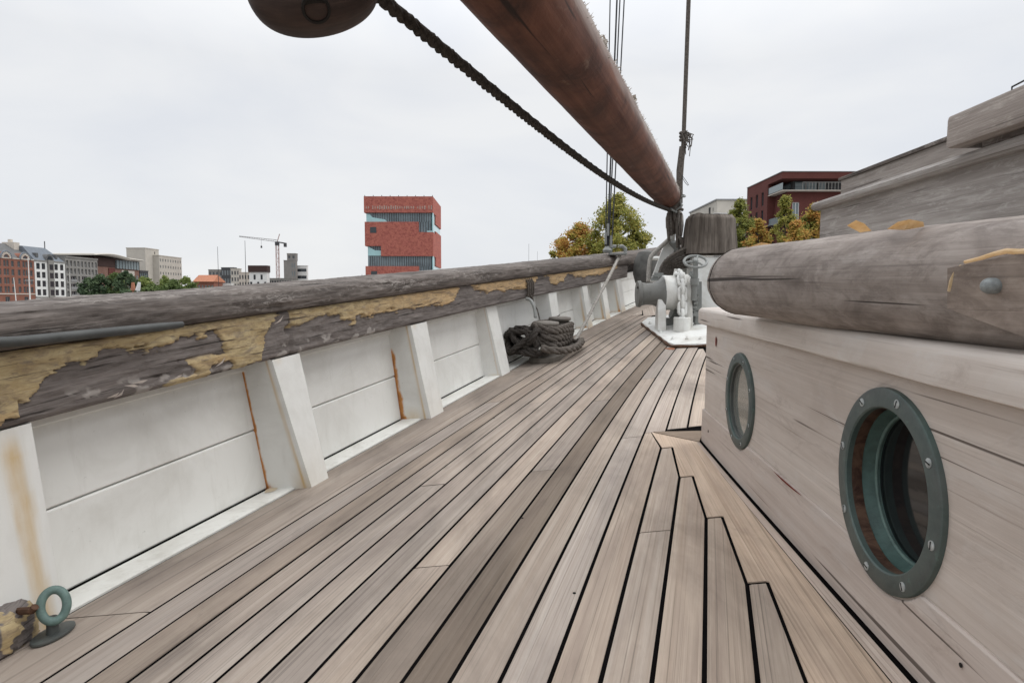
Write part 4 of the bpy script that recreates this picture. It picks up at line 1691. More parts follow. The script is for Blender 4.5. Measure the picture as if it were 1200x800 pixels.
# chain over the drum
CH = thing('anchor_chain', 'white painted anchor chain running over the windlass drum into its pipe', 'chain', (cp.x, cp.y, pz(cp.x, cp.y) + .1))
cxp = at(799.5, 343, WY - .17)
cpx = cxp.x
path = []
path.append(Vector((cp.x, cp.y, pz(cp.x, cp.y) + .09)))
rd = .185
yo = axc.y + (cpx - axc.x) * .06
path.append(Vector((cpx, yo - rd - .005, axc.z - .10)))
for a in np.linspace(-.2, math.pi * .95, 16):
    path.append(Vector((cpx, yo - rd * math.cos(a), axc.z + rd * math.sin(a))))
path.append(Vector((cpx, yo + rd, axc.z - .25)))
path = resample(path, .068)


def link_mesh(m, c, d, s, r=.0165, L=.062, W=.030):
    d = d.normalized()
    s = (s - d * s.dot(d)).normalized()
    pts = []
    for j in range(20):
        a = 2 * math.pi * j / 20
        x, y = math.cos(a), math.sin(a)
        pts.append(c + d * (L - W) * (1 if x > 0 else -1) * min(1, abs(x) * 3) + d * W * x + s * W * y)
    m.tube(pts, r, 8, closed=True)


for i in range(0, len(path) - 1):
    d = path[min(i + 1, len(path) - 1)] - path[max(0, i - 1)]
    c = path[i]
    side = Vector((1, 0, 0)) if i % 2 == 0 else d.cross(Vector((1, 0, 0)))
    m = M()
    link_mesh(m, c, d, side)
    part('link', m, MT['white2'], CH, smooth=60)

# rotten wooden mast stump on the post
sc0 = at(831.5, 298, 6.85)
m = M()


def stf(t, a):
    r0 = .243 + .012 * (1 - t)
    k = 1 / (abs(math.cos(a)) ** 5 + abs(math.sin(a)) ** 5) ** .2
    r = r0 * (.80 + .20 * k) * (1.06 - .06 * t) + fbm(math.cos(a) * 5, math.sin(a) * 5, t * .5, 5) * .022 + fbm(a * 9, t * 1.2, 4, 3) * .008
    r *= 1 - .10 * sstep(.9, 1.0, t)
    top_ = .395 + .02 * fbm(math.cos(a) * 2, math.sin(a) * 2, 5, 3)
    return (sc0 + Vector((math.cos(a) * r, math.sin(a) * r, t * top_)), (t * .4, a * .25))


m.grid(stf, list(np.linspace(0, .95, 26)) + [.975, .99, 1.0], np.linspace(0, 2 * math.pi, 90))
m.add([stf(1.0, a)[0] for a in np.linspace(0, 2 * math.pi, 46)[:-1]], [tuple(range(45))], [(math.cos(a) * .2, math.sin(a) * .2) for a in np.linspace(0, 2 * math.pi, 46)[:-1]])
solo('wooden_post', m, MT['stump'], 'thick rotten brown wooden post standing on the white windlass bitt', 'wooden post', smooth=60)

# ------------------------------------------------------------------ boom overhead
BOT = [at(545, 0, 2.05), at(770, 240, 6.9)]
e0_ = at(784, 236, 6.95)
# centre line measured from both silhouettes
cA = at(617, 0, 2.05)
cB = at(783.5, 231, 6.95)
dB = (cB - cA).normalized()
boom_len = (cB - cA).length
BM = thing('boom', 'long brown varnished timber boom with a chafed fuzzy upper edge overhead', 'boom', cB)
start = cA - dB * 4.0
total = boom_len + 4.0
nB = (Vector((0, 0, 1)) - dB * dB.z).normalized()
sB = dB.cross(nB)


def boomf(t, a):
    L = t * total
    r = .131 + .012 * math.sin(min(1, max(0, (total - L) / 5)) * 1.57)
    if total - L < .05:
        r *= .86 + .14 * math.sqrt(max(0, (total - L) / .05))
    r += fbm(L * 1.6, math.cos(a) * 1.6, math.sin(a) * 1.6, 4) * .0025 + fbm(L * 3, a * 9, 1, 3) * .0012
    c = start + dB * L
    wn = sstep(.72, 1.0, math.sin(a) * .85 + math.cos(a) * .52 + .10 * fbm(L * 3, a * 2, 8, 4))
    return (c + (nB * math.cos(a) + sB * math.sin(a)) * r, (L, a * .13), {'worn': wn})


m = M()
m.grid(boomf, np.linspace(0, 1, 260), np.linspace(0, 2 * math.pi, 65))
m.add([boomf(1, a)[0] for a in np.linspace(0, 2 * math.pi, 33)[:-1]], [tuple(range(32))], [(math.cos(a) * .1, math.sin(a) * .1) for a in np.linspace(0, 2 * math.pi, 33)[:-1]])
part('timber', m, MT['boom'], BM, smooth=60)
# long drying crack
m = M()
pts = []
for px, py in ((594, 0), (606, 18), (617, 33), (626, 46), (634, 55), (635, 66)):
    L0 = None
    d = Vector(ray(px, py))
    for t in np.linspace(1.2, 4, 1400):
        p = EYE + d * t
        L = (p - start).dot(dB)
        rv = p - start - dB * L
        if rv.length < .1365:
            pts.append(p - rv.normalized() * .001)
            break
m.tube(pts, lambda t: .0035 * (1 - .6 * t), 5)
part('crack', m, MT['hole'], BM)
# chafed fringe along the top: hundreds of tiny torn fibres, joined
m = M()
rn = random.Random(3)
vb = M()
for k in range(5200):
    L = rn.uniform(2.5, total - .03)
    a = rn.gauss(.60, .42)
    if a > 1.6:
        continue
    base, _, _ = boomf(L / total, a)
    nr = (base - (start + dB * L)).normalized()
    ln = rn.uniform(.003, .012) * (2.4 if rn.random() < .08 else 1)
    wd = rn.uniform(.0008, .003)
    dr = (nr + dB * rn.uniform(-.8, .8) + Vector((rn.uniform(-.3, .3), 0, rn.uniform(-.1, .5)))).normalized()
    sd2 = dr.cross(nr)
    sd2 = sd2.normalized() if sd2.length > 1e-4 else dB
    base = base - nr * .002
    vb.add([base - sd2 * wd, base + sd2 * wd, base + dr * ln * .6 + sd2 * wd * .8 + nr * .001, base + dr * ln, base + dr * ln * .55 - sd2 * wd * .9], [(0, 1, 2, 3, 4)])
for L in (total - boom_len + .72, total - boom_len + .75, total - boom_len + 1.55, total - boom_len + 1.6, total - boom_len + .2):
    base, _, _ = boomf(L / total, .8)
    nr = (base - (start + dB * L)).normalized()
    for j in range(9):
        c = base + dB * rn.uniform(-.03, .03) + nr * rn.uniform(0, .018)
        u_ = Vector((rn.uniform(-1, 1), rn.uniform(-1, 1), rn.uniform(-1, 1))).normalized() * .013
        v_ = Vector((rn.uniform(-1, 1), rn.uniform(-1, 1), rn.uniform(-1, 1))).normalized() * .011
        vb.add([c - u_, c - v_, c + u_, c + v_], [(0, 1, 2, 3)])
fr = part('chafing_fringe', vb, plain('torn_canvas_fibre', (.50, .46, .41), .95, var=.4, scale=50), BM, smooth=0)
fr['kind'] = 'stuff'
# lashing and iron band at the boom end
m = M()
for k in range(3):
    L = total - .10 - k * .028
    m.tube([boomf(L / total, a)[0] + (boomf(L / total, a)[0] - (start + dB * L)).normalized() * .006 for a in np.linspace(0, 2 * math.pi, 31)[:-1]], .009, 6, closed=True)
part('end_lashing', m, MT['rope_dark'], BM)

# sheet rope running aft from the boom end to the big block
PBK = at(368, 10, 1.62)
ra, rb = at(446, -2, 1.72), at(787, 247, 6.95)
m = M()
pts = []
for t in np.linspace(0, 1, 30):
    p = ra.lerp(rb, t)
    p.z -= .16 * math.sin(math.pi * t) * .55
    pts.append(p)
laid_rope(m, [ra - (rb - ra).normalized() * .08] + pts, .0205, .13, 6, .018)
solo('sheet_rope', m, MT['sheet'], 'dark twisted sheet rope stretched from the wooden block to the boom end', 'rope', smooth=85)
# the block
BK = thing('pulley_block', 'big dark brown wooden pulley block hanging at the top left', 'pulley block', PBK)
lx = (at(440, -6, 1.66) - at(294, 0, 1.60))
lxd = lx.normalized()
ctrb = at(366, -20, 1.62)
vup = Vector((0, 0, 1))
vup = (vup - lxd * vup.dot(lxd)).normalized()
vdp = lxd.cross(vup)
m = M()


def bkf(u, v):
    a, b = (u - .5) * math.pi, v * 2 * math.pi
    sx = math.sin(a)
    cr = math.cos(a) ** .72
    cb, sb = math.cos(b), math.sin(b)
    k = 1 / (abs(cb) ** 3 + abs(sb) ** 3) ** (1 / 3)
    p = ctrb + lxd * sx * .160 + (vup * cb * .121 + vdp * sb * .085) * cr * k * (1 - .10 * sx)
    return (p, (sx * .16, b * .1))


m.grid(bkf, np.linspace(0.005, .995, 40), np.linspace(0, 1, 61))
o = part('shell', m, MT['block'], BK, smooth=60)
m = M()
pin = ctrb
dcam = (EYE - ctrb).normalized()
face = None
for t in np.linspace(0, .3, 300):
    pass
pd = Vector(ray(369, 17))
best = None
for u in np.linspace(.1, .9, 60):
    for v in np.linspace(0, 1, 120):
        p = bkf(u, v)[0]
        q = proj(p)
        e = (q[0] - 369) ** 2 + (q[1] - 17) ** 2
        if e < 60 and (best is None or (p - EYE).length < best[0]):
            best = ((p - EYE).length, p)
pp0 = best[1]
nrm_ = (pp0 - ctrb).normalized()
nrm_ = (nrm_ * .7 + dcam * .3).normalized()
m.lathe([(.034, -.01), (.034, .0035), (.028, .005), (.026, -.004), (0, -.004)], pp0, nrm_, 24)
m.scale = None
part('pin', m, plain('dark_pin_recess', (.018, .015, .013), .6), BK)
m = M()
m.tube([ctrb + vup * .11 - lxd * .03, ctrb + vup * .30 - lxd * .05, ctrb + vup * 1.6 - lxd * .3], .018, 8)
solo('pendant', m, MT['rope_dark'], 'rope pendant holding the pulley block from above', 'rope')

# ------------------------------------------------------------------ rigging above the bow
m = M()
tp, bt = at(807, 0, 6.9), at(796, 236, 6.9)
up_ = tp + (tp - bt) * 1.2
md = at(801, 165, 6.9)
m.tube([up_, tp, md, bt], lambda t: .022, 8)
m.tube([at(800, 172, 6.89), at(796.5, 200, 6.89), bt + Vector((0, -.01, -.02))], .034, 8)
solo('topping_lift', m, MT['rope_dark'], 'thick dark rope rising steeply from the boom end', 'rope', smooth=85)
m = M()
rn = random.Random(9)
for k in range(46):
    c = at(802 + rn.uniform(-4, 5), 160 + rn.uniform(-6, 6), 6.86)
    e = c + Vector((rn.uniform(-.02, .06), rn.uniform(-.03, .03), rn.uniform(-.18, .02)))
    mid_ = (c + e) / 2 + Vector((rn.uniform(-.02, .05), 0, rn.uniform(0, .03)))
    m.tube([c, mid_, e], .0045, 4)
for k in range(3):
    zc = at(801, 156 + k * 4, 6.9)
    m.tube([zc + Vector((math.cos(a) * .034, math.sin(a) * .034, 0)) for a in np.linspace(0, 2 * math.pi, 15)[:-1]], .014, 6, closed=True)
solo('frayed_knot', m, MT['rope_dark'], 'frayed knot of loose strands on the thick steep rope', 'knot', smooth=85)
m = M()
m.tube(resample([at(799, 205, 6.85), at(806, 215, 6.83), at(807, 218, 6.83), at(803, 214, 6.84), at(799, 207, 6.85)], .02), .003, 5)
solo('loose_twine', m, MT['wire'], 'thin loop of loose twine on the thick rope just above the boom end', 'twine')
SH = [((715, 0), (709.5, 292), .011, 'leftmost of the thin shrouds crossing behind the boom, set apart from the others'),
      ((723, 0), (711.5, 292), .016, 'second of the four dark shrouds behind the boom, the thickest'),
      ((726.5, 0), (713, 293), .012, 'third of the four dark shrouds behind the boom, close beside the thickest'),
      ((731.5, 0), (716.5, 293), .012, 'rightmost of the four thin shrouds crossing behind the boom')]
for a, b, r, lab in SH:
    m = M()
    q0, q1 = at(*a, 7.62), at(*b, 7.62)
    m.tube([q1 + Vector((0, 0, -.02)), q0, q0 + (q0 - q1) * 1.3], r * .62, 6)
    solo('shroud', m, MT['wire'], lab, 'shroud', group='shrouds at the bow rail')
m = M()
for k, (px, py) in enumerate(((710, 272), (712.5, 262), (716, 276))):
    q = at(px, py, 7.6)
    m.tube([q, q + Vector((0, 0, -.14))], .014, 8)
q = at(712, 291, 7.62)
m.lathe([(.05, -.05), (.06, -.02), (.03, .02), (0, .03)], q, (0, 0, 1), 12)
solo('rigging_screw', m, MT['grey_paint'], 'cluster of grey rigging screws at the foot of the shrouds on the rail', 'rigging screw')

# tackle, crutch and ropes where the boom ends
TK = thing('tackle_block', 'dark weathered tackle block hung with ropes under the boom end', 'tackle block', at(791, 275, 6.95))
m = M()
c = at(790, 258, 6.95)
m.lathe([(0, -.15), (.05, -.14), (.085, -.08), (.09, .02), (.07, .09), (.03, .12), (0, .122)], c, (0, 0, 1), 16)
for v in m.v:
    v.y = c.y + (v.y - c.y) * .6
part('shell', m, MT['stump'], TK)
m = M()
c = at(796.5, 262, 6.9)
m.lathe([(0, -.16), (.03, -.13), (.042, -.02), (.036, .08), (.02, .12), (0, .125)], c, (0, 0, 1), 12)
part('fender_strap', m, MT['rope_grey'], TK)
m = M()
for (a, b) in (((783, 250), (784, 282)), ((786, 248), (787, 276)), ((794, 245), (794, 290)), ((798, 250), (797, 287)), ((790, 246), (792, 262))):
    m.tube([at(*a, 6.88), at((a[0] + b[0]) / 2 - 1, (a[1] + b[1]) / 2, 6.86), at(*b, 6.9)], .016, 6)
m.tube(resample([at(776, 238, 6.85), at(785, 246, 6.8), at(795, 240, 6.8), at(798, 232, 6.85), at(793, 228, 6.8), at(790, 240, 6.78), at(800, 246, 6.85)], .03), .017, 6)
part('rope_fall', m, MT['rope_dark'], TK)
m = M()
for (px, py) in ((793, 232), (797, 236), (795, 243), (789, 246), (798, 229)):
    c = at(px, py, 6.8)
    link_mesh(m, c, Vector((random.uniform(-1, 1), .3, random.uniform(-1, 1))), Vector((0, 1, .5)), .010, .045, .024)
part('shackle', m, MT['grey_paint'], TK)
CR = thing('boom_crutch', 'white boom crutch post standing at the bow under the boom end', 'boom crutch', at(768, 330, 7.1))
m = M()
a0, a1, a2 = at(787.5, 268, 7.05), at(787, 284, 7.05), at(768, 332, 7.05)
m.bar(a0, a1 + Vector((0, 0, -.005)), .062, .05)
m.bar(a1 + Vector((0, .003, .02)), a2, .12, .05)
part('post', m, MT['white2'], CR, bevel=.006)
m = M()
m.bar(at(789, 283, 7.0), at(808, 330, 7.2), .09, .05)
part('strut', m, MT['grey_paint'], CR, bevel=.005)
m = M()
m.tube(resample([at(784.5, 280, 7.0), at(778, 286, 7.0), at(766, 297, 6.98), at(762, 303, 6.96), at(760.5, 314, 6.95), at(759.5, 330, 6.94)], .04), .023, 10)
solo('bent_rail', m, MT['rope_grey'], 'pale grey bent handrail tube in front of the bow bulwark', 'handrail')
m = M()
m.tube([at(763.5, 302.5, 7.35), at(784, 302.5, 7.35)], .020, 8)
solo('cross_bar', m, MT['white2'], 'short white horizontal bar at the bow behind the bent handrail', 'bar')
# black fender against the bow planking and the bow's dark interior
m = M()
q = at(757, 314, 7.9)
m.lathe([(.05, -.22), (.11, -.19), (.15, -.08), (.15, .08), (.11, .18), (.04, .21)], q, (.1, .1, 1), 24)
solo('rubber_fender', m, plain('scuffed_grey_rubber', (.10, .098, .092), .7, var=.4, scale=9), 'large scuffed dark grey rubber fender wedged at the bow behind the windlass', 'fender')
# coil of dark rope hung in front of the post
m = M()
rn = random.Random(14)
for k in range(8):
    y_ = 6.74 + .025 * k
    p = [at(772 + k * 2.2, 324 + rn.uniform(-2, 2), y_), at(776 + k * 1.9, 310 + rn.uniform(-1, 1) + k * .6, y_), at(786 + k * 1.6, 300 + k * 2.0, y_ - .03), at(802 + k * .6, 291 + k * 3.0 + rn.uniform(-1, 1), y_), at(812, 290 + k * 3.2, y_ + .08)]
    laid_rope(m, p, .0165, .12, 5, .03)
for k in range(4):
    p = [at(797, 285 - k * 2, 6.9), at(793 + k * 3, 275 + k * 2, 6.88), at(800, 283 + k * 2, 6.86), at(808, 292, 6.9)]
    m.tube(resample(p, .04), .018, 6)
solo('rope_coil', m, MT['rope_dark'], 'hank of dark grey rope slung between the crutch and the wooden post', 'rope', smooth=85)
m = M()
for (px, py, r) in ((772, 322, .03), (768, 324, .02), (777, 324, .025), (782, 325, .02)):
    q = at(px, py, 6.6)
    m.obox(q, (r * 1.4, 0, 0), (0, r, 0), (0, 0, r * .7))
m.bar(at(763, 327, 6.6), at(776, 327, 6.6), .03)
part('clamp', m, MT['grey_paint'], WL)

# ================================================================== THE HARBOUR
QZ = -2.4          # quay level
WZ = -4.2          # water level
CF = Vector((-math.sin(YAW), math.cos(YAW), 0))    # level forward of the camera: the docks run this way
CR_ = Vector((math.cos(YAW), math.sin(YAW), 0))


def cw(x, d, z=0.0):
    """x metres right of and d metres ahead of the eye"""
    return CR_ * x + CF * d + Vector((0, 0, z))


def xd(px, d):
    return (px - CX) / F * d


t = NT('harbour_water', .12, .5)
wn_ = t.noise(t.coord((1, 1, 1), 'Object', False), .8, 5, .6)
t.bump(wn_, .4, .2)
MT['water'] = t.col((.035, .045, .045))
MT['quay'] = plain('quay_stone', (.22, .21, .20), .85, var=.25, scale=.4)
m = M()
ring_ = []
for k in range(48):
    a = 2 * math.pi * k / 48
    ring_.append((math.cos(a) * 9000, math.sin(a) * 9000, WZ))
m.add(ring_, [tuple(range(48))])
solo('water', m, MT['water'], None, None, kind='structure', ship=False, smooth=0)
# land round the dock: far end, left bank, right bank, as one sheet with quay walls
m = M()
pl = [cw(-9000, -9000), cw(-132, -9000), cw(-132, 300), cw(19, 300), cw(19, 16), cw(14, 16), cw(14, -9000), cw(9000, -9000), cw(9000, 9000), cw(-9000, 9000)]
m.prism([(p.x, p.y) for p in pl], WZ - 4, QZ)
solo('quay', m, MT['quay'], None, None, kind='structure', ship=False, smooth=0)


def facade(m, o, ux, W, Hh, holes, reveal=.3):
    """wall in the plane through o along ux (unit) and z, with real openings; ux x z points inward"""
    inw = Vector((-ux.y, ux.x, 0))
    xs = sorted(set([0, W] + [h[0] for h in holes] + [h[2] for h in holes]))
    zs = sorted(set([0, Hh] + [h[1] for h in holes] + [h[3] for h in holes]))
    P = lambda x, z, dp=0.0: o + ux * x + inw * dp + Vector((0, 0, z))
    for i in range(len(xs) - 1):
        for j in range(len(zs) - 1):
            cx, cz = (xs[i] + xs[i + 1]) / 2, (zs[j] + zs[j + 1]) / 2
            if any(h[0] < cx < h[2] and h[1] < cz < h[3] for h in holes):
                continue
            m.add([P(xs[i], zs[j]), P(xs[i + 1], zs[j]), P(xs[i + 1], zs[j + 1]), P(xs[i], zs[j + 1])], [(0, 1, 2, 3)],
                  [(xs[i], zs[j]), (xs[i + 1], zs[j]), (xs[i + 1], zs[j + 1]), (xs[i], zs[j + 1])])
    for x0, z0, x1, z1 in holes:
        q = [(x0, z0), (x1, z0), (x1, z1), (x0, z1)]
        for k in range(4):
            a, b = q[k], q[(k + 1) % 4]
            m.add([P(*a), P(*b), P(*b, reveal), P(*a, reveal)], [(0, 1, 2, 3)], [(0, 0), (1, 0), (1, .3), (0, .3)])


WIN_CACHE = {}


def window(root, o, ux, h, fmat, gmat, reveal=.3, fr=.12, bars=1):
    """frame part with a pane as its sub-part, mesh shared by size"""
    x0, z0, x1, z1 = h
    key = (round(x1 - x0, 2), round(z1 - z0, 2), fmat.name, gmat.name, bars)
    inw = Vector((-ux.y, ux.x, 0))
    if key not in WIN_CACHE:
        w_, h_ = x1 - x0, z1 - z0
        a = M()
        a.box((0, -.05, 0), (fr, .05, h_))
        a.box((w_ - fr, -.05, 0), (w_, .05, h_))
        a.box((fr, -.05, 0), (w_ - fr, .05, fr))
        a.box((fr, -.05, h_ - fr), (w_ - fr, .05, h_))
        for b in range(bars):
            xx = w_ * (b + 1) / (bars + 1)
            a.box((xx - fr * .4, -.04, fr), (xx + fr * .4, .04, h_ - fr))
        g = M()
        g.add([(fr * .5, .03, fr * .5), (w_ - fr * .5, .03, fr * .5), (w_ - fr * .5, .03, h_ - fr * .5), (fr * .5, .03, h_ - fr * .5)], [(0, 1, 2, 3)])
        WIN_CACHE[key] = (a.mesh('window', fmat, smooth=0), g.mesh('pane', gmat, smooth=0))
    fm, gm = WIN_CACHE[key]
    f = bpy.data.objects.new('window', fm)
    p = bpy.data.objects.new('pane', gm)
    link(f, root)
    link(p, f)
    f.location = o + ux * x0 + inw * reveal * .6 + Vector((0, 0, z0)) - root.location
    f.rotation_euler = (0, 0, math.atan2(ux.y, ux.x))
    return f


def brick_mat(name, c1, c2, mortar, scale=1.0):
    t = NT(name, .85, .2)
    c = t.n('ShaderNodeTexCoord')
    b = t.n('ShaderNodeTexBrick')
    b.inputs['Scale'].default_value = 4.5 * scale
    for k, v in (('Color1', c1), ('Color2', c2), ('Mortar', mortar)):
        b.inputs[k].default_value = (*v, 1)
    b.inputs['Mortar Size'].default_value = .015
    t.l(c.outputs['UV'], b.inputs['Vector'])
    p = t.noise(t.coord((1, 1, 1), 'Object', False), .35, 5, .6)
    q = t.mix(t.ramp(p, (.35, 0.), (.7, .4)), b.outputs['Color'], tuple(x * .55 for x in c1))
    return t.col(q)


MT['brick'] = brick_mat('red_brick', (.235, .092, .062), (.285, .125, .088), (.26, .18, .145))
MT['maroon'] = brick_mat('maroon_brick', (.12, .042, .036), (.15, .052, .044), (.09, .034, .03))
MT['render_white'] = plain('white_render', (.68, .68, .66), .8, var=.08, scale=.6)
MT['concrete'] = plain('grey_concrete', (.235, .225, .21), .85, var=.12, scale=.5)
MT['beige'] = plain('beige_cladding', (.47, .44, .39), .8, var=.08, scale=.4)
MT['slate'] = plain('slate_roof', (.15, .17, .195), .6, var=.15, scale=1.2)
MT['slate2'] = plain('dark_slate_roof', (.115, .115, .115), .7, var=.15, scale=1.2)
MT['stone_trim'] = plain('pale_stone_trim', (.55, .50, .44), .8, var=.1, scale=2)
MT['frame_dark'] = plain('dark_window_frame', (.06, .062, .065), .5, var=.1)
MT['frame_grey'] = plain('grey_window_frame', (.25, .25, .25), .5, var=.1)
MT['frame_white'] = plain('white_window_frame', (.6, .6, .6), .5, var=.1)
t = NT('window_glass', .08, .5)
MT['pane'] = t.col((.035, .042, .048))
t = NT('pale_glass', .10, .5)
MT['pane_pale'] = t.col((.17, .21, .22))
MT['orange_tile'] = plain('orange_roof_tile', (.40, .17, .10), .8, var=.25, scale=1.5)
MT['brown_roof'] = plain('dark_brown_fascia', (.055, .032, .028), .8)


def block(root, m, x0, x1, d0, d1, z0, z1):
    """box in quay coordinates"""
    P = [cw(x, d, z) for z in (z0, z1) for x, d in ((x0, d0), (x1, d0), (x1, d1), (x0, d1))]
    m.add(P, [(3, 2, 1, 0), (4, 5, 6, 7), (0, 1, 5, 4), (1, 2, 6, 5), (2, 3, 7, 6), (3, 0, 4, 7)])
    return m


def back_walls(m, x0, x1, d0, d1, z0, z1, skip=()):
    P = {k: cw(x, d) for k, (x, d) in {'a': (x0, d0), 'b': (x1, d0), 'c': (x1, d1), 'd': (x0, d1)}.items()}
    for nme, (p, q) in {'front': ('a', 'b'), 'right': ('b', 'c'), 'back': ('c', 'd'), 'left': ('d', 'a')}.items():
        if nme in skip:
            continue
        u = (P[q] - P[p]).length
        m.add([P[p] + Vector((0, 0, z0)), P[q] + Vector((0, 0, z0)), P[q] + Vector((0, 0, z1)), P[p] + Vector((0, 0, z1))], [(0, 1, 2, 3)], [(0, z0), (u, z0), (u, z1), (0, z1)])
    if 'top' not in skip:
        m.add([P[k] + Vector((0, 0, z1)) for k in 'abcd'], [(0, 1, 2, 3)], [(x0, d0), (x1, d0), (x1, d1), (x0, d1)])


QX = -160.0        # the left quay's building line; facades look at the water (+x), running away from the eye


def rowd(px):      # depth at which the left building line shows at photo column px
    return QX * F / (px - CX)


# --- red brick warehouse with two round gables
d0, d1 = rowd(-26), rowd(43)
WH = thing('brick_warehouse', 'red brick warehouse with two round arched gables on the far left quay', 'building', cw(QX, d0, QZ), ship=False)
uq = CF.copy()
Wd = d1 - d0
eave = 13.2 - QZ
holes = []
nb = 9
bay = Wd / nb
for k in range(nb):
    gable = (k in (4, 7)) or k == 1
    for r in range(4):
        zc = 4.6 + r * 2.75
        if gable:
            holes.append((k * bay + bay * .10, zc, k * bay + bay * .45, zc + 2.0))
            holes.append((k * bay + bay * .55, zc, k * bay + bay * .90, zc + 2.0))
        else:
            holes.append((k * bay + bay * .28, zc, k * bay + bay * .72, zc + 1.9))
    if gable:
        holes.append((k * bay + bay * .15, .05, k * bay + bay * .85, 3.3))
m = M()
o = cw(QX, d0, QZ)
# the wall looks toward +x: run it backwards so that inward is -x
oW, uW = cw(QX, d0, QZ), CF.copy()
facade(m, oW, uW, Wd, eave, holes, .35)
back_walls(m, QX - 16, QX - .02, d0, d1, QZ, QZ + eave, skip=('right', 'top'))
part('wall', m, MT['brick'], WH, smooth=0)
for h in holes:
    window(WH, oW, uW, h, MT['frame_grey'], MT['pane'], .35, .10, 1)
# ground floor: plinth band and string courses
for z in (4.0, eave - .25):
    m = M()
    block(None, m, QX, QX + .18, d0, d1, QZ + z, QZ + z + .3)
    part('string_course', m, MT['stone_trim'], WH, smooth=0)
# round gables with white voussoirs
for k in (1, 4, 7):
    c = oW + uW * ((k + .5) * bay) + Vector((0, 0, eave))
    R0 = bay * .80
    m = M()
    n = 18
    inw = Vector((-uW.y, uW.x, 0))
    arc = [c + uW * (R0 * math.cos(a)) + Vector((0, 0, R0 * math.sin(a) - .2)) for a in np.linspace(0, math.pi, n)]
    base_ = [c - uW * R0 + Vector((0, 0, -.3)), c + uW * R0 + Vector((0, 0, -.3))]
    front = [p - inw * .12 for p in [base_[1]] + arc + [base_[0]]]
    back = [p + inw * 6 for p in [base_[1]] + arc + [base_[0]]]
    q = len(front)
    m.add(front + back, [tuple(range(q)), tuple(range(2 * q - 1, q - 1, -1))] + [(i, (i + 1) % q, q + (i + 1) % q, q + i) for i in range(q)], [(p.dot(uW), p.z) for p in front + back])
    part('gable', m, MT['brick'], WH, smooth=0)
    m = M()
    m.tube([c + uW * ((R0 + .12) * math.cos(a)) + Vector((0, 0, (R0 + .12) * math.sin(a) - .2)) - inw * .1 for a in np.linspace(0, math.pi, 24)], .28, 6)
    part('gable_coping', m, MT['slate'], WH, smooth=0)
    for j in range(9):
        a = math.pi * (j + .5) / 9
        m = M()
        cc = c + uW * (R0 * .76 * math.cos(a)) + Vector((0, 0, R0 * .76 * math.sin(a) - .1)) - inw * .16
        rad = uW * math.cos(a) + Vector((0, 0, math.sin(a)))
        tan_ = uW * -math.sin(a) + Vector((0, 0, math.cos(a)))
        m.obox(cc, rad * .34, tan_ * .20, inw * .12)
        part('voussoir', m, MT['stone_trim'], WH, smooth=0)
    m = M()
    rr = R0 * .40
    fan = [c + uW * (rr * math.cos(a)) + Vector((0, 0, rr * math.sin(a) + .1)) - inw * .14 for a in np.linspace(0, math.pi, 12)]
    m.add(fan, [tuple(range(12))])
    part('arched_window', m, MT['pane'], WH, smooth=0)
m = M()
b_ = [cw(QX, d0, QZ + eave), cw(QX, d1, QZ + eave), cw(QX - 8, d1, QZ + eave + 5.2), cw(QX - 8, d0, QZ + eave + 5.2), cw(QX - 16, d0, QZ + eave), cw(QX - 16, d1, QZ + eave)]
m.add(b_, [(0, 1, 2, 3), (3, 2, 5, 4), (0, 3, 4), (1, 5, 2)])
part('roof', m, MT['slate2'], WH, smooth=0)

# --- white fronted house with a grey centre bay
d0, d1 = rowd(43.5), rowd(79)
WHT = thing('white_house', 'white fronted quay building with grey centre bay and slate mansard roof', 'building', cw(QX, d0, QZ), ship=False)
Wd = d1 - d0
eave = 12.9 - QZ
oW = cw(QX, d0, QZ)
cols = [.055, .225, .415, .64, .83]
holes = []
for r in range(5):
    zc = .6 + r * 2.95 if r else .3
    for k, c in enumerate(cols):
        wdt = .115
        if k == 2:
            if r == 0:
                holes.append((Wd * .42, .05, Wd * .56, 2.9))
            continue
        holes.append((Wd * c, zc + .2, Wd * (c + wdt), zc + 2.25))
m = M()
facade(m, oW, CF, Wd, eave, holes, .3)
back_walls(m, QX - 15, QX - .02, d0, d1, QZ, QZ + eave, skip=('right', 'top'))
part('wall', m, MT['render_white'], WHT, smooth=0)
for h in holes:
    window(WHT, oW, CF, h, MT['frame_dark'], MT['pane'], .3, .12, 1)
m = M()
block(None, m, QX, QX + .5, d0 + Wd * .40, d0 + Wd * .58, QZ + 3, QZ + eave + .6)
part('centre_bay', m, MT['concrete'], WHT, smooth=0)
for r in range(4):
    m = M()
    block(None, m, QX + .5, QX + .53, d0 + Wd * .43, d0 + Wd * .55, QZ + 3.8 + r * 2.9, QZ + 5.7 + r * 2.9)
    part('bay_window', m, MT['pane'], WHT, smooth=0)
m = M()
block(None, m, QX, QX + .22, d0, d1, QZ + 2.95, QZ + 3.3)
block(None, m, QX, QX + .30, d0, d1, QZ + eave, QZ + eave + .35)
part('string_course', m, MT['concrete'], WHT, smooth=0)
m = M()
z0, z1 = QZ + eave + .35, QZ + eave + 5.0
b_ = [cw(QX, d0, z0), cw(QX, d1, z0), cw(QX - 4, d1 - 4, z1), cw(QX - 4, d0 + .2, z1), cw(QX - 15, d0, z0), cw(QX - 15, d1, z0), cw(QX - 11, d1 - 4, z1), cw(QX - 11, d0 + .2, z1)]
m.add(b_, [(0, 1, 2, 3), (3, 2, 6, 7), (7, 6, 5, 4), (1, 5, 6, 2), (0, 3, 7, 4)])
part('roof', m, MT['slate'], WHT, smooth=0)
m = M()
cc = oW + CF * (Wd * .49) + Vector((0, 0, eave + .4))
inw = Vector((-CF.y, CF.x, 0))
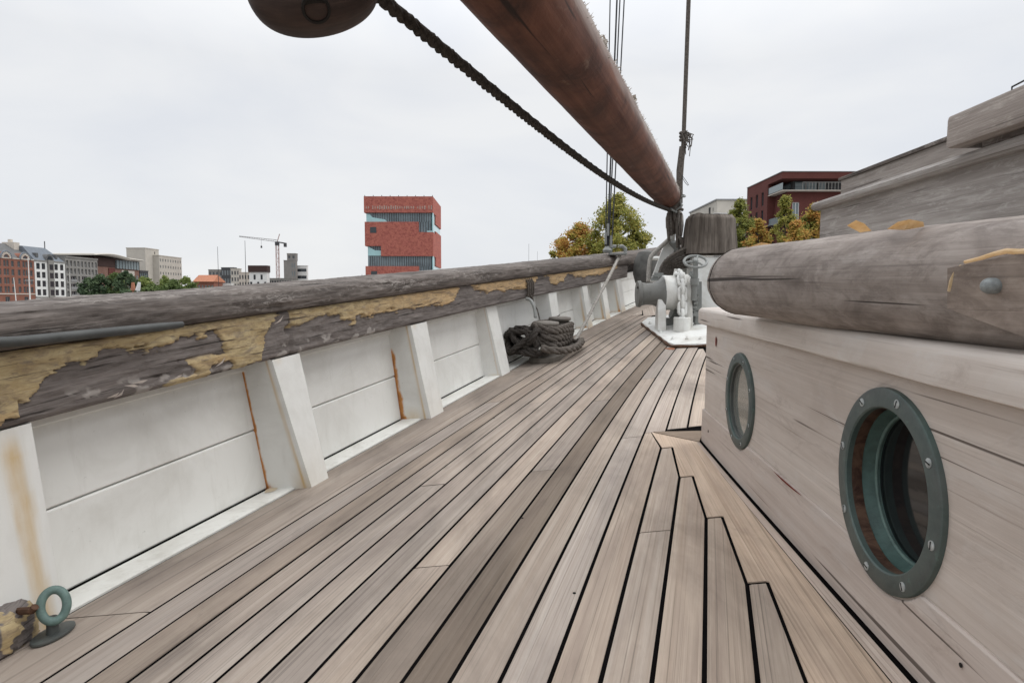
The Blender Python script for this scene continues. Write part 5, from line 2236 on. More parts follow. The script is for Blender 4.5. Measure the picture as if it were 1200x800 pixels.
for (rr, dp, mt, nm) in ((1.9, -.1, 'slate2', 'dormer'), (1.3, -.2, 'pane', 'dormer_window')):
    m = M()
    fr_ = [cc + CF * (rr * math.cos(a)) + Vector((0, 0, rr * math.sin(a) * 1.2)) + inw * dp for a in np.linspace(0, math.pi, 14)]
    bk_ = [p + inw * (3.4 if nm == 'dormer' else .05) for p in fr_]
    m.add(fr_ + bk_, [tuple(range(14)), tuple(range(27, 13, -1))] + [(i, i + 1, 14 + i + 1, 14 + i) for i in range(13)] + [(13, 0, 14, 27)])
    part(nm, m, MT[mt], WHT, smooth=0)
for kk in (.12, .75):
    m = M()
    block(None, m, QX - 2.2, QX - .6, d0 + Wd * kk, d0 + Wd * kk + 1.0, z0 + 1.0, z0 + 2.4)
    part('dormer', m, MT['slate2'], WHT, smooth=0)
m = M()
block(None, m, QX - 9, QX - 5, d0 - 2.0, d0 + .5, z1 - 3.0, z1 + 1.0)
block(None, m, QX - 7.6, QX - 6.6, d0 - 1.2, d0 - .3, z1 + 1.0, z1 + 2.0)
part('chimney', m, MT['stone_trim'], WHT, smooth=0)
m = M()
m.tube([cw(QX - 4, d1 - 4, z1 - .2), cw(QX - 4, d1 - 4, z1 + 2.4)], .16, 6)
part('finial', m, MT['slate2'], WHT, smooth=0)

# --- grey concrete apartment block
d0, d1 = rowd(79.6), rowd(117)
CB = thing('concrete_block', 'grey concrete apartment block with a grid of windows and recessed balconies', 'building', cw(QX, d0, QZ), ship=False)
Wd = d1 - d0
eave = 15.0 - QZ
oW = cw(QX, d0, QZ)
holes = []
for r in range(6):
    zc = .5 + r * 2.75
    nk = 9
    for k in range(nk):
        x = Wd * (k + .22) / nk
        if r == 0 and k % 2:
            continue
        if 1 <= r <= 3 and k % 3 == 2:
            holes.append((Wd * (k - .70) / nk, zc, Wd * (k + .85) / nk, zc + 2.15))
        elif 1 <= r <= 3 and k % 3 == 1:
            continue
        else:
            holes.append((x, zc + .1, x + Wd * .58 / nk, zc + 2.1))
m = M()
facade(m, oW, CF, Wd, eave, holes, .9)
back_walls(m, QX - 16, QX - .02, d0, d1, QZ, QZ + eave, skip=('right',))
part('wall', m, MT['concrete'], CB, smooth=0)
for h in holes:
    window(CB, oW, CF, h, MT['frame_white'], MT['pane'], .9, .14, 1)
for r in (1, 2, 3):
    for k in (2, 5, 8):
        m = M()
        block(None, m, QX, QX + .12, d0 + Wd * (k - .7) / 9, d0 + Wd * (k + .85) / 9, QZ + .5 + r * 2.75, QZ + 1.4 + r * 2.75)
        part('balcony_rail', m, MT['frame_grey'], CB, smooth=0)
m = M()
block(None, m, QX - 16.2, QX + .25, d0 - .1, d1 + .1, QZ + eave + .002, QZ + eave + .5)
part('parapet', m, MT['concrete'], CB, smooth=0)

# --- building with a sweeping overhanging roof
def building(name, label, px0, px1, d, depth, ztop, wall, rows, cols, wmat='pane', fmat='frame_grey', z0=QZ, rectf=None, roofmat=None, right=True, wsize=(.55, .6), rr=.25):
    """block whose front is parallel to the picture, with windows on front and right side"""
    x0, x1 = xd(px0, d), xd(px1, d)
    root = thing(name, label, 'building', cw((x0 + x1) / 2, d, z0), ship=False)
    W, Hh = x1 - x0, ztop - z0
    m = M()
    holes = []
    for r in range(rows):
        for c in range(cols):
            if rectf and not rectf(r, c):
                continue
            cw_, ch = W / cols, (Hh - 1.0) / rows
            holes.append((cw_ * (c + .5 - wsize[0] / 2), .6 + ch * (r + .5 - wsize[1] / 2), cw_ * (c + .5 + wsize[0] / 2), .6 + ch * (r + .5 + wsize[1] / 2)))
    oF, uF = cw(x0, d, z0), CR_.copy()
    facade(m, oF, uF, W, Hh, holes, rr)
    back_walls(m, x0, x1, d + .02, d + depth, z0, ztop, skip=('front',))
    part('wall', m, wall, root, smooth=0)
    for h in holes:
        window(root, oF, uF, h, MT[fmat], MT[wmat], rr, .12, 1)
    m = M()
    block(None, m, x0 - .15, x1 + .15, d - .15, d + depth + .15, ztop + .003, ztop + .4)
    part('parapet', m, roofmat or wall, root, smooth=0)
    return root, x0, x1




def side_building(name, label, x, d0, d1, width, ztop, wall, rows, cols, wmat='pane', fmat='frame_grey', wsize=(.5, .55), rectf=None, rr=.3, front_holes=(), roofmat=None):
    """block on the left bank whose windows look at the dock (+x), running away from the eye"""
    root = thing(name, label, 'building', cw(x, d0, QZ), ship=False)
    W, Hh = d1 - d0, ztop - QZ
    holes = []
    for r in range(rows):
        for c in range(cols):
            if rectf and not rectf(r, c):
                continue
            a, b2 = W / cols, (Hh - 1.0) / rows
            holes.append((a * (c + .5 - wsize[0] / 2), .6 + b2 * (r + .5 - wsize[1] / 2), a * (c + .5 + wsize[0] / 2), .6 + b2 * (r + .5 + wsize[1] / 2)))
    oF = cw(x, d0, QZ)
    m = M()
    facade(m, oF, CF, W, Hh, holes, rr)
    back_walls(m, x - width, x - .02, d0, d1, QZ, ztop, skip=('right',))
    part('wall', m, wall, root, smooth=0)
    for h in holes:
        window(root, oF, CF, h, MT[fmat], MT[wmat], rr, .12, 1)
    m = M()
    block(None, m, x - width - .15, x + .15, d0 - .15, d1 + .15, ztop + .003, ztop + .4)
    part('parapet', m, roofmat or wall, root, smooth=0)
    return root


MT['hall_brick'] = brick_mat('dull_brown_brick', (.20, .105, .08), (.24, .14, .11), (.22, .16, .14))
hx, h0, h1 = -163.5, 252.0, 282.0
SR = side_building('hall', 'modern building with a pale sweeping overhanging roof over brick and dark glass', hx, h0, h1, 22, 15.9, MT['hall_brick'], 4, 10, fmat='frame_white', rectf=lambda r, c: r < 3 and c not in (2, 3))
m = M()
tops = []
for k in range(25):
    t_ = k / 24
    dd = h0 - 4 + (h1 - h0 + 5) * t_
    zt2 = 17.4 + .9 * math.sin(math.pi * min(1, t_ * 1.5)) - .9 * max(0, t_ - .6)
    ov = 3.4 - 1.4 * t_
    th = .5 + .7 * math.sin(math.pi * t_)
    tops.append([cw(hx - 22, dd, zt2), cw(hx + ov - .8, dd, zt2), cw(hx + ov, dd, zt2 - .35), cw(hx + ov - .4, dd, zt2 - th), cw(hx - 22, dd, zt2 - th)])
V = [p for r in tops for p in r]
m.add(V, [(i * 5 + j, (i + 1) * 5 + j, (i + 1) * 5 + (j + 1) % 5, i * 5 + (j + 1) % 5) for i in range(24) for j in range(5)] + [(0, 1, 2, 3, 4), tuple(24 * 5 + j for j in (4, 3, 2, 1, 0))])
part('roof', m, MT['beige'], SR, smooth=30)
m = M()
block(None, m, hx - 8, hx + .2, h0 - .3, h0 + 13, 13.0, 16.6)
part('dark_upper_storey', m, MT['brown_roof'], SR, smooth=0)
m = M()
block(None, m, hx, hx + .5, h0 + 13.1, h1 - .5, 12.6, 16.1)
part('glazed_gallery', m, MT['pane_pale'], SR, smooth=0)
for k in range(9):
    m = M()
    dd = h0 + 13.2 + (h1 - h0 - 13.9) * k / 8
    block(None, m, hx + .51, hx + .62, dd - .1, dd + .1, 12.6, 16.1)
    part('mullion', m, MT['frame_dark'], SR, smooth=0)
m = M()
block(None, m, hx, hx + .35, h0 + 17, h1 - 4, 8.6, 12.0)
part('pale_panel', m, MT['beige'], SR, smooth=0)
m = M()
block(None, m, hx, hx + .30, h0 + 8.5, h0 + 12.5, QZ, 12.6)
part('red_bay', m, MT['maroon'], SR, smooth=0)
side_building('glass_annex', 'small dark glazed annex between the overhanging roof and the beige tower', -163.5, 282.5, 289, 14, 12.2, MT['frame_dark'], 4, 4, wmat='pane_pale', fmat='frame_dark', wsize=(.8, .85))
side_building('beige_stair_tower', 'tall windowless beige tower block with one slit of dark windows', -176.5, 310, 322, 9, 24.2, MT['beige'], 10, 5, rectf=lambda r, c: c == 3, wsize=(.35, .5), fmat='frame_dark')
side_building('beige_slab', 'lower beige slab with rows of small windows right of the beige tower', -173.5, 316.5, 338, 12, 21.1, MT['beige'], 7, 9, wsize=(.38, .42), wmat='pane_pale')

# --- the far end of the dock
building('orange_roof_house', 'low house under an orange tiled roof left of the white mast', 229, 252, 330, 12, 8.4, MT['brick'], 2, 6, wmat='pane_pale')
m = M()
z0, z1 = 8.8, 12.4
xa, xb = xd(228, 330), xd(253, 330)
HR = [o for o in bpy.data.objects if o.name == 'orange_roof_house'][0]
b_ = [cw(xa, 329, z0), cw(xb, 329, z0), cw(xb - 1, 336, z1), cw(xa, 336, z1), cw(xa, 343, z0), cw(xb, 343, z0)]
m.add(b_, [(0, 1, 2, 3), (3, 2, 5, 4), (1, 5, 2), (0, 3, 4)])
part('roof', m, MT['orange_tile'], HR, smooth=0)
building('grey_block_far', 'low grey green block behind the first white mast', 246, 262, 420, 4, 18.6, MT['concrete'], 5, 4)
building('dark_roofed_block', 'low dark blue black building just right of the first mast', 261, 276, 410, 4, 19.5, MT['frame_dark'], 4, 5, wmat='pane_pale')
building('long_white_house', 'long low white house under a pinkish roof in front of the masts', 253, 272, 340, 3, 7.8, MT['render_white'], 2, 8)
building('pale_row_house', 'narrow pale grey house between the two thin masts', 272, 282, 380, 3, 17.5, MT['beige'], 5, 3)
building('pale_gabled_house', 'pale grey house close to the left of the white house with brown top', 281, 294, 360, 3, 14.5, MT['stone_trim'], 4, 4)
d = 352
BH, x0, x1 = building('brown_topped_house', 'white apartment house with a dark brown top storey near the crane', 293.5, 314, d, 4, 14.2, MT['render_white'], 4, 5, rectf=lambda r, c: (r + c) % 2 == 0 or r == 3 and c in (1, 3), fmat='frame_dark', wsize=(.6, .7))
m = M()
block(None, m, x0 - .4, x1 + .4, d - .6, d + 4.2, 14.61, 18.2)
part('top_storey', m, MT['brown_roof'], BH, smooth=0)
building('grey_site_block', 'unfinished grey concrete frame behind the crane mast', 316, 343, 370, 4, 11.5, MT['concrete'], 3, 9, wsize=(.7, .7), fmat='frame_dark')
building('office_tower', 'grey office tower with a blank side, right of the crane', 334, 348, 400, 3, 23.5, MT['concrete'], 5, 5, rectf=lambda r, c: c > 2 and r > 2, wmat='pane_pale')
building('banded_office', 'stepped office block with white floor bands at the foot of the crane', 348, 360.5, 405, 3, 20.5, MT['render_white'], 5, 1, wsize=(.98, .45), fmat='frame_grey')
building('office_penthouse', 'grey plant room on top of the office tower', 338, 348, 404, 4, 28.0, MT['concrete'], 1, 2, z0=23.9)

# --- tower crane
d = 420.0
TC = thing('tower_crane', 'pale red and white tower crane over the far buildings', 'crane', cw(xd(327, d), d, QZ), ship=False)
zt = H + (349 - 286) / F * d
m = M()
xc = xd(327, d)
for sx, sd in ((-.8, -.8), (.8, -.8), (.8, .8), (-.8, .8)):
    m.bar(cw(xc + sx, d + sd, QZ), cw(xc + sx, d + sd, zt), .28)
nk = 14
for k in range(nk):
    za, zb2 = QZ + (zt - QZ) * k / nk, QZ + (zt - QZ) * (k + 1) / nk
    s_ = 1 if k % 2 else -1
    m.bar(cw(xc - .8 * s_, d - .8, za), cw(xc + .8 * s_, d - .8, zb2), .18)
    m.bar(cw(xc + .8, d - .8 * s_, za), cw(xc + .8, d + .8 * s_, zb2), .18)
crm = plain('faded_crane_paint', (.42, .30, .28), .6, var=.1)
part('mast', m, crm, TC, smooth=0)
m = M()
j0, j1 = cw(xc, d, zt + .8), cw(xd(283, d), d, H + (349 - 278.5) / F * d)
for off in (Vector((0, 0, .0)), Vector((0, 0, 1.3)) + CF * .0):
    m.bar(j0 + off, j1 + off * .3, .3)
for k in range(16):
    a, b = j0.lerp(j1, k / 16), j0.lerp(j1, (k + 1) / 16)
    m.bar(a + Vector((0, 0, 1.3 - .9 * k / 16 if k % 2 else 0)), b + Vector((0, 0, 0 if k % 2 else 1.3 - .9 * k / 16)), .14)
part('jib', m, plain('grey_crane_steel', (.30, .29, .29), .6), TC, smooth=0)
m = M()
m.bar(j0, cw(xd(337.5, d), d, zt - .2), .9, .8)
block(None, m, xd(335, d), xd(337.5, d), d - 1, d + 1, zt - 2.4, zt + .2)
part('counterweight', m, MT['frame_dark'], TC, smooth=0)
m = M()
block(None, m, xc - 1.1, xc + 1.1, d - 1.2, d + 1, zt - 1.4, zt + .9)
part('cab', m, MT['frame_dark'], TC, smooth=0)
m = M()
m.bar(cw(xc, d, zt + .8), cw(xd(330, d), d, zt + 6), .4)
part('apex', m, crm, TC, smooth=0)
m = M()
hk = j0.lerp(j1, .42)
m.bar(hk, hk - Vector((0, 0, 4)), .10)
m.obox(hk - Vector((0, 0, 4.6)), (.4, 0, 0), (0, .4, 0), (0, 0, .7))
part('hook', m, MT['frame_dark'], TC, smooth=0)

# --- masts and poles standing on the far side
MAST = [(21, 326, 366, 185, .16, 'short white mast leaning in front of the red brick warehouse', -.6),
        (36.5, 303, 366, 190, .22, 'tall white mast with a crosstree before the brick warehouse', 0),
        (-1, 330, 366, 190, .16, 'white mast cut by the left edge of the view', 0),
        (257.5, 290, 345, 260, .14, 'thin dark mast left of the crane, the one nearer the orange roof', 0),
        (289.5, 283, 345, 260, .16, 'thin grey mast nearest the crane, rising left of the brown topped house', 0),
        (619.5, 286, 330, 200, .07, 'hair thin mast tip left of the autumn trees, the taller one', 0),
        (629.5, 295, 330, 200, .06, 'hair thin mast tip nearest the autumn trees, the shorter one', 0),
        (84, 320, 366, 215, .10, 'thin pale mast in front of the grey concrete block', 0)]
for px, py, pb, d, r, lab, lean in MAST:
    m = M()
    a, b = bgp(px, d, z=WZ - 1), bgp(px + lean * 4, d, py=py)
    m.tube([a, a.lerp(b, .5), b], lambda t, r=r: r * (1 - .5 * t), 6)
    if px == 36.5:
        for tt in (.62,):
            c = a.lerp(b, tt)
            m.bar(c - CR_ * 1.3, c + CR_ * 1.3, .12)
    dark_ = px > 200
    solo('mast', m, MT['wire'] if dark_ else MT['render_white'], lab, 'mast', group='thin masts on the far side of the dock', ship=False)
m = M()
c = bgp(135, 175, z=WZ)
block(None, m, xd(112, 170), xd(140, 170), 170, 174, WZ, H + (349 - 350.8) / F * 170)
solo('moored_barge', m, MT['render_white'], 'long low white boat top showing over the rail before the trees', 'boat', ship=False, smooth=0)
for (px, col, lab) in ((157.5, 'orange_tile', 'orange topped harbour post left of the white one'), (162.5, 'render_white', 'white harbour post beside the orange topped one')):
    m = M()
    d = 170
    m.tube([bgp(px, d, z=QZ), bgp(px, d, py=340)], .22, 8)
    m.tube([bgp(px, d, py=341), bgp(px + (1.5 if px > 160 else 0), d, py=336), bgp(px + (2.5 if px > 160 else 0), d, py=331.5)], lambda t: .6 - .25 * t, 8)
    solo('harbour_post', m, MT[col], lab, 'post', group='harbour posts', ship=False)

# --- red stone tower with glazed gaps
d = 365.0
K = d / F
x0, x1 = xd(428.3, d), xd(508.3, d)
DP = 41.0
TW = thing('stone_tower', 'tall red stone tower of stacked slabs with blue glass gaps beyond the rail', 'building', cw((x0 + x1) / 2, d, QZ), ship=False)
zpx = lambda py: H + (349 - py) * K
xp = lambda px: xd(px, d)


def mk_stone():
    t = NT('mottled_red_sandstone', .85, .2)
    c = t.n('ShaderNodeTexCoord')
    b = t.n('ShaderNodeTexBrick')
    b.inputs['Scale'].default_value = .55
    b.inputs['Mortar Size'].default_value = .01
    b.inputs['Color1'].default_value = (.45, .15, .118, 1)
    b.inputs['Color2'].default_value = (.34, .105, .085, 1)
    b.inputs['Mortar'].default_value = (.2, .06, .05, 1)
    t.l(c.outputs['UV'], b.inputs['Vector'])
    v = t.n('ShaderNodeTexVoronoi')
    v.inputs['Scale'].default_value = 1.3
    t.l(c.outputs['Object'], v.inputs['Vector'])
    k = t.mix(t.ramp(t.noise(t.coord((1, 1, 1), 'Object', False), .7, 4, .7), (.42, 0.), (.6, .7)), b.outputs['Color'], (.45, .16, .115))
    w_ = t.n('ShaderNodeTexWhiteNoise')
    t.l(v.outputs['Position'], w_.inputs['Vector'])
    k = t.mix(t.ramp(w_.outputs['Value'], (.6, 0.), (1., .55)), k, (.19, .05, .045))
    return t.col(k)


MT['redstone'] = mk_stone()


def mk_corr(name, a, b):
    t = NT(name, .12, .6)
    c = t.n('ShaderNodeTexCoord')
    wv = t.n('ShaderNodeTexWave', wave_type='BANDS', bands_direction='X')
    wv.inputs['Scale'].default_value = .5
    wv.inputs['Distortion'].default_value = .6
    t.l(c.outputs['UV'], wv.inputs['Vector'])
    p = t.noise(t.coord((1, 1, 1), 'Object', False), .12, 4, .6)
    k = t.mix(wv.outputs['Fac'], a, b)
    k = t.mix(t.ramp(p, (.45, 0.), (.62, .6)), k, tuple(x * .45 for x in a))
    return t.col(k)


MT['corr'] = mk_corr('blue_grey_corrugated_glass', (.12, .165, .19), (.26, .32, .345))
MT['corr_pale'] = plain('pale_cyan_glass', (.36, .58, .60), .12, 0, .5, .06, .2)


def fbox(m, pa, pb, ya, yb, dn, df):
    """box: photo columns pa..pb, rows ya(top)..yb, depth dn..df"""
    return block(None, m, xp(pa), xp(pb), dn, df, zpx(yb), zpx(ya))


m = M()
block(None, m, x0 + 1.6, x1 - 1.4, d + 1.5, d + DP - 1.5, QZ, zpx(236))
auto_grain = (0, 0, 1)
part('glass_core', m, MT['corr'], TW, smooth=0, grain=tuple(CR_))
SL = [('front', 428.3, 508.3, 232, 250.6), ('front', 428.9, 491.5, 261.2, 273.0), ('front', 428.9, 508.3, 273.0, 289.0), ('front', 447.5, 508.3, 289.0, 300.6),
      ('front', 429.2, 491.5, 312.3, 331), ('front', 429.2, 508.3, 331, 355)]
for i, (k, a, b, ya, yb) in enumerate(SL):
    m = M()
    fbox(m, a, b, ya, yb - (.0 if i in (1, 2, 4) else .0), d, d + 3.4)
    if i == 0:
        m = M()
        block(None, m, x0, x1, d, d + DP, zpx(250.6), zpx(232))
    part('stone_slab', m, MT['redstone'], TW, smooth=0, grain=tuple(CR_))
# right hand side slabs: steps fall toward the back
xr = x1
side = [(d + 13, d + DP, 250.7, 261), (d + 3.42, d + DP, 273.0, 300.5), (d + 13, d + DP, 269.5, 272.9), (d + 13, d + DP, 300.6, 311), (d + 3.42, d + DP, 331.1, 355)]
for a, b, ya, yb in side:
    m = M()
    block(None, m, xr - 3.0, xr - .02, a, b, zpx(yb), zpx(ya))
    part('stone_slab', m, MT['redstone'], TW, smooth=0, grain=tuple(CF))
# left end slabs
for ya, yb in ((261.3, 289), (312.4, 355)):
    m = M()
    block(None, m, xp(428.9), xp(428.9) + 3, d + 3.42, d + DP, zpx(yb), zpx(ya))
    part('stone_slab', m, MT['redstone'], TW, smooth=0, grain=tuple(CF))
# pale corner glazing
m = M()
q0 = [(430.5, 251.5), (434.5, 252.5), (438, 256), (452, 258.3), (455, 261), (430.5, 261)]
m.add([cw(xp(a), d + 1.0, zpx(b)) for a, b in q0] + [cw(xp(a), d + 1.3, zpx(b)) for a, b in q0], [tuple(range(6)), tuple(range(11, 5, -1))] + [(i, (i + 1) % 6, 6 + (i + 1) % 6, 6 + i) for i in range(6)])
part('pale_glazing', m, MT['corr_pale'], TW, smooth=0)
m = M()
q0 = [(432, 289.5), (435, 291), (440, 293.8), (447.3, 294.2), (447.3, 300), (432, 300)]
m.add([cw(xp(a), d + 1.0, zpx(b)) for a, b in q0] + [cw(xp(a), d + 1.3, zpx(b)) for a, b in q0], [tuple(range(6)), tuple(range(11, 5, -1))] + [(i, (i + 1) % 6, 6 + (i + 1) % 6, 6 + i) for i in range(6)])
part('pale_glazing', m, MT['corr_pale'], TW, smooth=0)
for (ya, yb) in ((250.7, 272.9), (300.6, 331)):
    m = M()
    fbox(m, 507.0, 508.3, ya, yb, d + .6, d + 3.3)
    part('pale_glazing', m, MT['corr_pale'], TW, smooth=0)
    m = M()
    block(None, m, xr - 2.4, xr - .6, d + 3.43, d + DP - .1, zpx(yb), zpx(ya) - .02)
    part('pale_glazing', m, MT['corr_pale'], TW, smooth=0)
m = M()
fbox(m, 501, 506.9, 271.2, 272.9, d + .6, d + 2)
fbox(m, 501, 506.9, 317, 321.5, d + .6, d + 2)
part('pale_glazing', m, MT['corr_pale'], TW, smooth=0)
# mullions of the two glass storeys
for (pa, pb, ya, yb) in ((437, 507, 250.7, 261.1), (492, 507, 261.1, 272.9), (433, 507, 300.7, 312.2), (492, 507, 312.2, 331), (434, 447, 289.1, 294)):
    nmul = int((pb - pa) / 2.6)
    for k in range(nmul):
        m = M()
        px = pa + (pb - pa) * (k + .5) / nmul
        fbox(m, px - .32, px + .32, ya, yb, d + 1.28, d + 1.49)
        part('mullion', m, MT['frame_dark'], TW, smooth=0)
# dark square windows, pattern band, roof rail
for (px, py) in ((438.8, 270.6), (439.2, 321.5)):
    m = M()
    fbox(m, px - 3.6, px + 3.6, py - 3.4, py + 3.4, d - .12, d - .02)
    part('square_window', m, MT['pane'], TW, smooth=0)
rn = random.Random(4)
m = M()
for k in range(30):
    px = 430.5 + k * 2.6
    if rn.random() < .9:
        hh = rn.uniform(1.2, 2.4)
        fbox(m, px, px + rn.uniform(.8, 1.5), 244.8 - hh, 244.8 + hh, d - .10, d - .01)
o = part('relief_band', m, plain('pale_relief', (.40, .30, .26), .8, var=.3, scale=1), TW, smooth=0)
o['kind'] = 'stuff'
for k in range(9):
    m = M()
    fbox(m, 429 + k * 9.8, 429.6 + k * 9.8, 230.6, 231.95, d + .3, d + .8)
    part('roof_post', m, MT['frame_dark'], TW, smooth=0)
for (px, py, d_, lab) in ((425, 322, 420, 'small distant church spire just left of the red stone tower'), (404, 327, 430, 'tiny distant spire halfway between the office tower and the red stone tower')):
    m = M()
    b = bgp(px, d_, z=QZ)
    tp_ = bgp(px, d_, py=py)
    m.lathe([(1.2, 0), (1.2, (tp_.z - QZ) * .72), (1.5, (tp_.z - QZ) * .74), (0, tp_.z - QZ + .3)], b, (0, 0, 1), 6)
    solo('church_spire', m, MT['slate2'], lab, 'spire', ship=False, smooth=0)

# --- right bank buildings
RX = 41.6
d0 = 100.0
RB = thing('maroon_house', 'maroon brick house with a recessed glazed roof terrace on the right bank', 'building', cw(RX, d0, QZ), ship=False)
zr = lambda py, dd=d0: H + (349 - py) / F * dd
dl = 114.8                                           # far end of the side that looks along the dock
xR = xd(1010, d0)
Zt, Zs, Zf, Zl = zr(203.5), zr(211), zr(225), QZ
m = M()
block(None, m, RX, xR, d0, dl, Zs, Zt)               # roof slab / fascia
part('roof_slab', m, MT['maroon'], RB, smooth=0)
m = M()
block(None, m, RX - .1, xR, d0 - .1, dl, Zt + .003, Zt + .10)
part('coping', m, MT['frame_grey'], RB, smooth=0)
# side wall that closes the terrace, with slit windows
dside = RX * F / (895.5 - CX)
m = M()
holes = []
lw = dl - dside
oS, uS = cw(RX, dl, Zl), -CF
for r in range(4):
    zb2 = Zs - Zl - 3.1 - r * 2.95
    for k in range(3):
        holes.append((lw * (.18 + k * .27), zb2, lw * (.18 + k * .27) + lw * .10, zb2 + 2.2))
facade(m, oS, uS, lw, Zs - Zl, holes, .3)
back_walls(m, RX + .02, RX + 14, dside, dl, Zl, Zs, skip=('left', 'top'))
part('side_wall', m, MT['maroon'], RB, smooth=0)
for h in holes:
    window(RB, oS, uS, h, MT['frame_dark'], MT['pane'], .3, .08, 0)
# body below the terrace
m = M()
xb0 = RX + 1.2
oB, uB = cw(xb0, d0 + 1.0, Zl), CR_.copy()
holes = [(.9, Zf - Zl - 4.4, 2.0, Zf - Zl - 1.6), (5.5, Zf - Zl - 4.4, 6.6, Zf - Zl - 1.6), (.9, Zf - Zl - 7.6, 2.0, Zf - Zl - 4.9), (3.3, Zf - Zl - 7.6, 4.6, Zf - Zl - 4.9)]
facade(m, oB, uB, xR - xb0, Zf - Zl, holes, .3)
back_walls(m, xb0, xR, d0 + 1.02, dside, Zl, Zf, skip=('front',))
part('lower_wall', m, MT['maroon'], RB, smooth=0)
for h in holes:
    window(RB, oB, uB, h, MT['frame_white'], MT['pane_pale'], .3, .12, 1)
m = M()
block(None, m, RX + .05, xR, d0 - .05, dside, Zf + .003, Zf + .12)
part('terrace_slab', m, MT['stone_trim'], RB, smooth=0)
m = M()
block(None, m, RX + 2.6, xR, d0 + 2.2, dside - .05, Zf + .23, Zs - .01)
part('terrace_room', m, MT['frame_dark'], RB, smooth=0)
for (a, b) in ((2.9, 4.4), (4.7, 6.3), (6.6, 7.6)):
    m = M()
    block(None, m, RX + a, RX + b, d0 + 2.05, d0 + 2.18, Zf + .4, Zs - .2)
    part('terrace_window', m, MT['pane_pale'], RB, smooth=0)
for k in range(3):
    m = M()
    q0 = d0 + 3.0 + k * 2.8
    if q0 + 2.4 < dside:
        block(None, m, RX + 2.45, RX + 2.58, q0, q0 + 2.4, Zf + .4, Zs - .3)
        part('terrace_window', m, MT['pane_pale'], RB, smooth=0)
m = M()
block(None, m, RX + .10, RX + .14, d0 + .05, dside - .1, Zf + .23, Zf + 1.25)
part('glass_balustrade', m, MT['pane_pale'], RB, smooth=0)
m = M()
for k in range(16):
    xx = RX + 3.2 + k * .5
    m.bar(cw(xx, d0 + .1, Zf + .22), cw(xx, d0 + .1, Zf + 1.25), .07)
m.bar(cw(RX + 3.2, d0 + .1, Zf + 1.3), cw(xR, d0 + .1, Zf + 1.3), .09)
part('terrace_rail', m, MT['concrete'], RB, smooth=0)
m = M()
block(None, m, RX + .3, RX + .34, d0 + 1.5, dside + 2, zr(261), zr(253))
block(None, m, RX - .6, RX + .9, d0 + 2.5, dside + 2, zr(262.4), zr(261.3))
part('lower_balcony', m, MT['pane_pale'], RB, smooth=0)
m = M()
m.tube([cw(xd(948.5, d0 + 4), d0 + 4, Zt), cw(xd(948.5, d0 + 4), d0 + 4, Zt + .75)], .2, 8)
block(None, m, xd(976, d0 + 4), xd(982, d0 + 4), d0 + 4, d0 + 5, Zt, Zt + .35)
part('flue', m, MT['frame_dark'], RB, smooth=0)

d0 = 129.5
BX = 40.9
dl = 149.0
BG = thing('beige_house', 'flat roofed beige house behind the wooden post on the right bank', 'building', cw(BX, d0, QZ), ship=False)
Zt = H + (349 - 236) / F * d0
m = M()
holes = [(14.2, Zt - QZ - 3.2, 15.6, Zt - QZ - .8), (17, Zt - QZ - 1.9, 17.5, Zt - QZ - 1.2), (5, Zt - QZ - 3.2, 6.4, Zt - QZ - .9)]
oS, uS = cw(BX, dl, QZ), -CF
facade(m, oS, uS, dl - d0, Zt - QZ, holes, .3)
back_walls(m, BX + .02, BX + 18, d0, dl, QZ, Zt, skip=('left',))
part('wall', m, MT['beige'], BG, smooth=0)
for h in holes:
    window(BG, oS, uS, h, MT['frame_dark'], MT['pane'], .3, .1, 0)
m = M()
block(None, m, BX - .2, BX + 18, d0 - .2, dl + .2, Zt + .003, Zt + .25)
part('parapet', m, MT['frame_grey'], BG, smooth=0)
m = M()
block(None, m, BX - 2.5, BX + 6, d0 - 7, d0 - .3, Zt - 4.0, Zt - 3.4)
part('canopy', m, MT['render_white'], BG, smooth=0)
m = M()
block(None, m, BX - .5, BX + 6, d0 - 6, d0 - .31, QZ, Zt - 4.01)
part('canopy_wall', m, MT['concrete'], BG, smooth=0)
RG = thing('grey_roofed_house', 'dark grey roofed house glimpsed between the beige and maroon houses', 'building', cw(RX + 2, 118, QZ), ship=False)
m = M()
block(None, m, RX + 1, RX + 14, 117, 127, QZ, 15.2)
part('wall', m, MT['concrete'], RG, smooth=0)
m = M()
b_ = [cw(RX + .8, 116.8, 15.2), cw(RX + 14, 116.8, 15.2), cw(RX + 14, 127, 15.2), cw(RX + .8, 127, 15.2), cw(RX + 7, 118, 18.6), cw(RX + 7, 126, 18.6)]
m.add(b_, [(0, 1, 4), (1, 2, 5, 4), (2, 3, 5), (3, 0, 4, 5)])
part('roof', m, MT['slate2'], RG, smooth=0)

# ------------------------------------------------------------------ trees
def leaf_mat(name, cols):
    t = NT(name, .7, .2)
    hue = t.attr('hue')
    stops = [(i / (len(cols) - 1), c) for i, c in enumerate(cols)]
    k = t.ramp(hue, *stops)
    t.b.inputs['Subsurface Weight'].default_value = 0
    tr = t.n('ShaderNodeBsdfTranslucent')
    t.l(k, tr.inputs['Color'])
    ms = t.n('ShaderNodeMixShader')
    ms.inputs[0].default_value = .3
    outn = t.t.nodes['Material Output']
    t.l(t.b.outputs[0], ms.inputs[1])
    t.l(tr.outputs[0], ms.inputs[2])
    t.l(ms.outputs[0], outn.inputs['Surface'])
    return t.col(k)


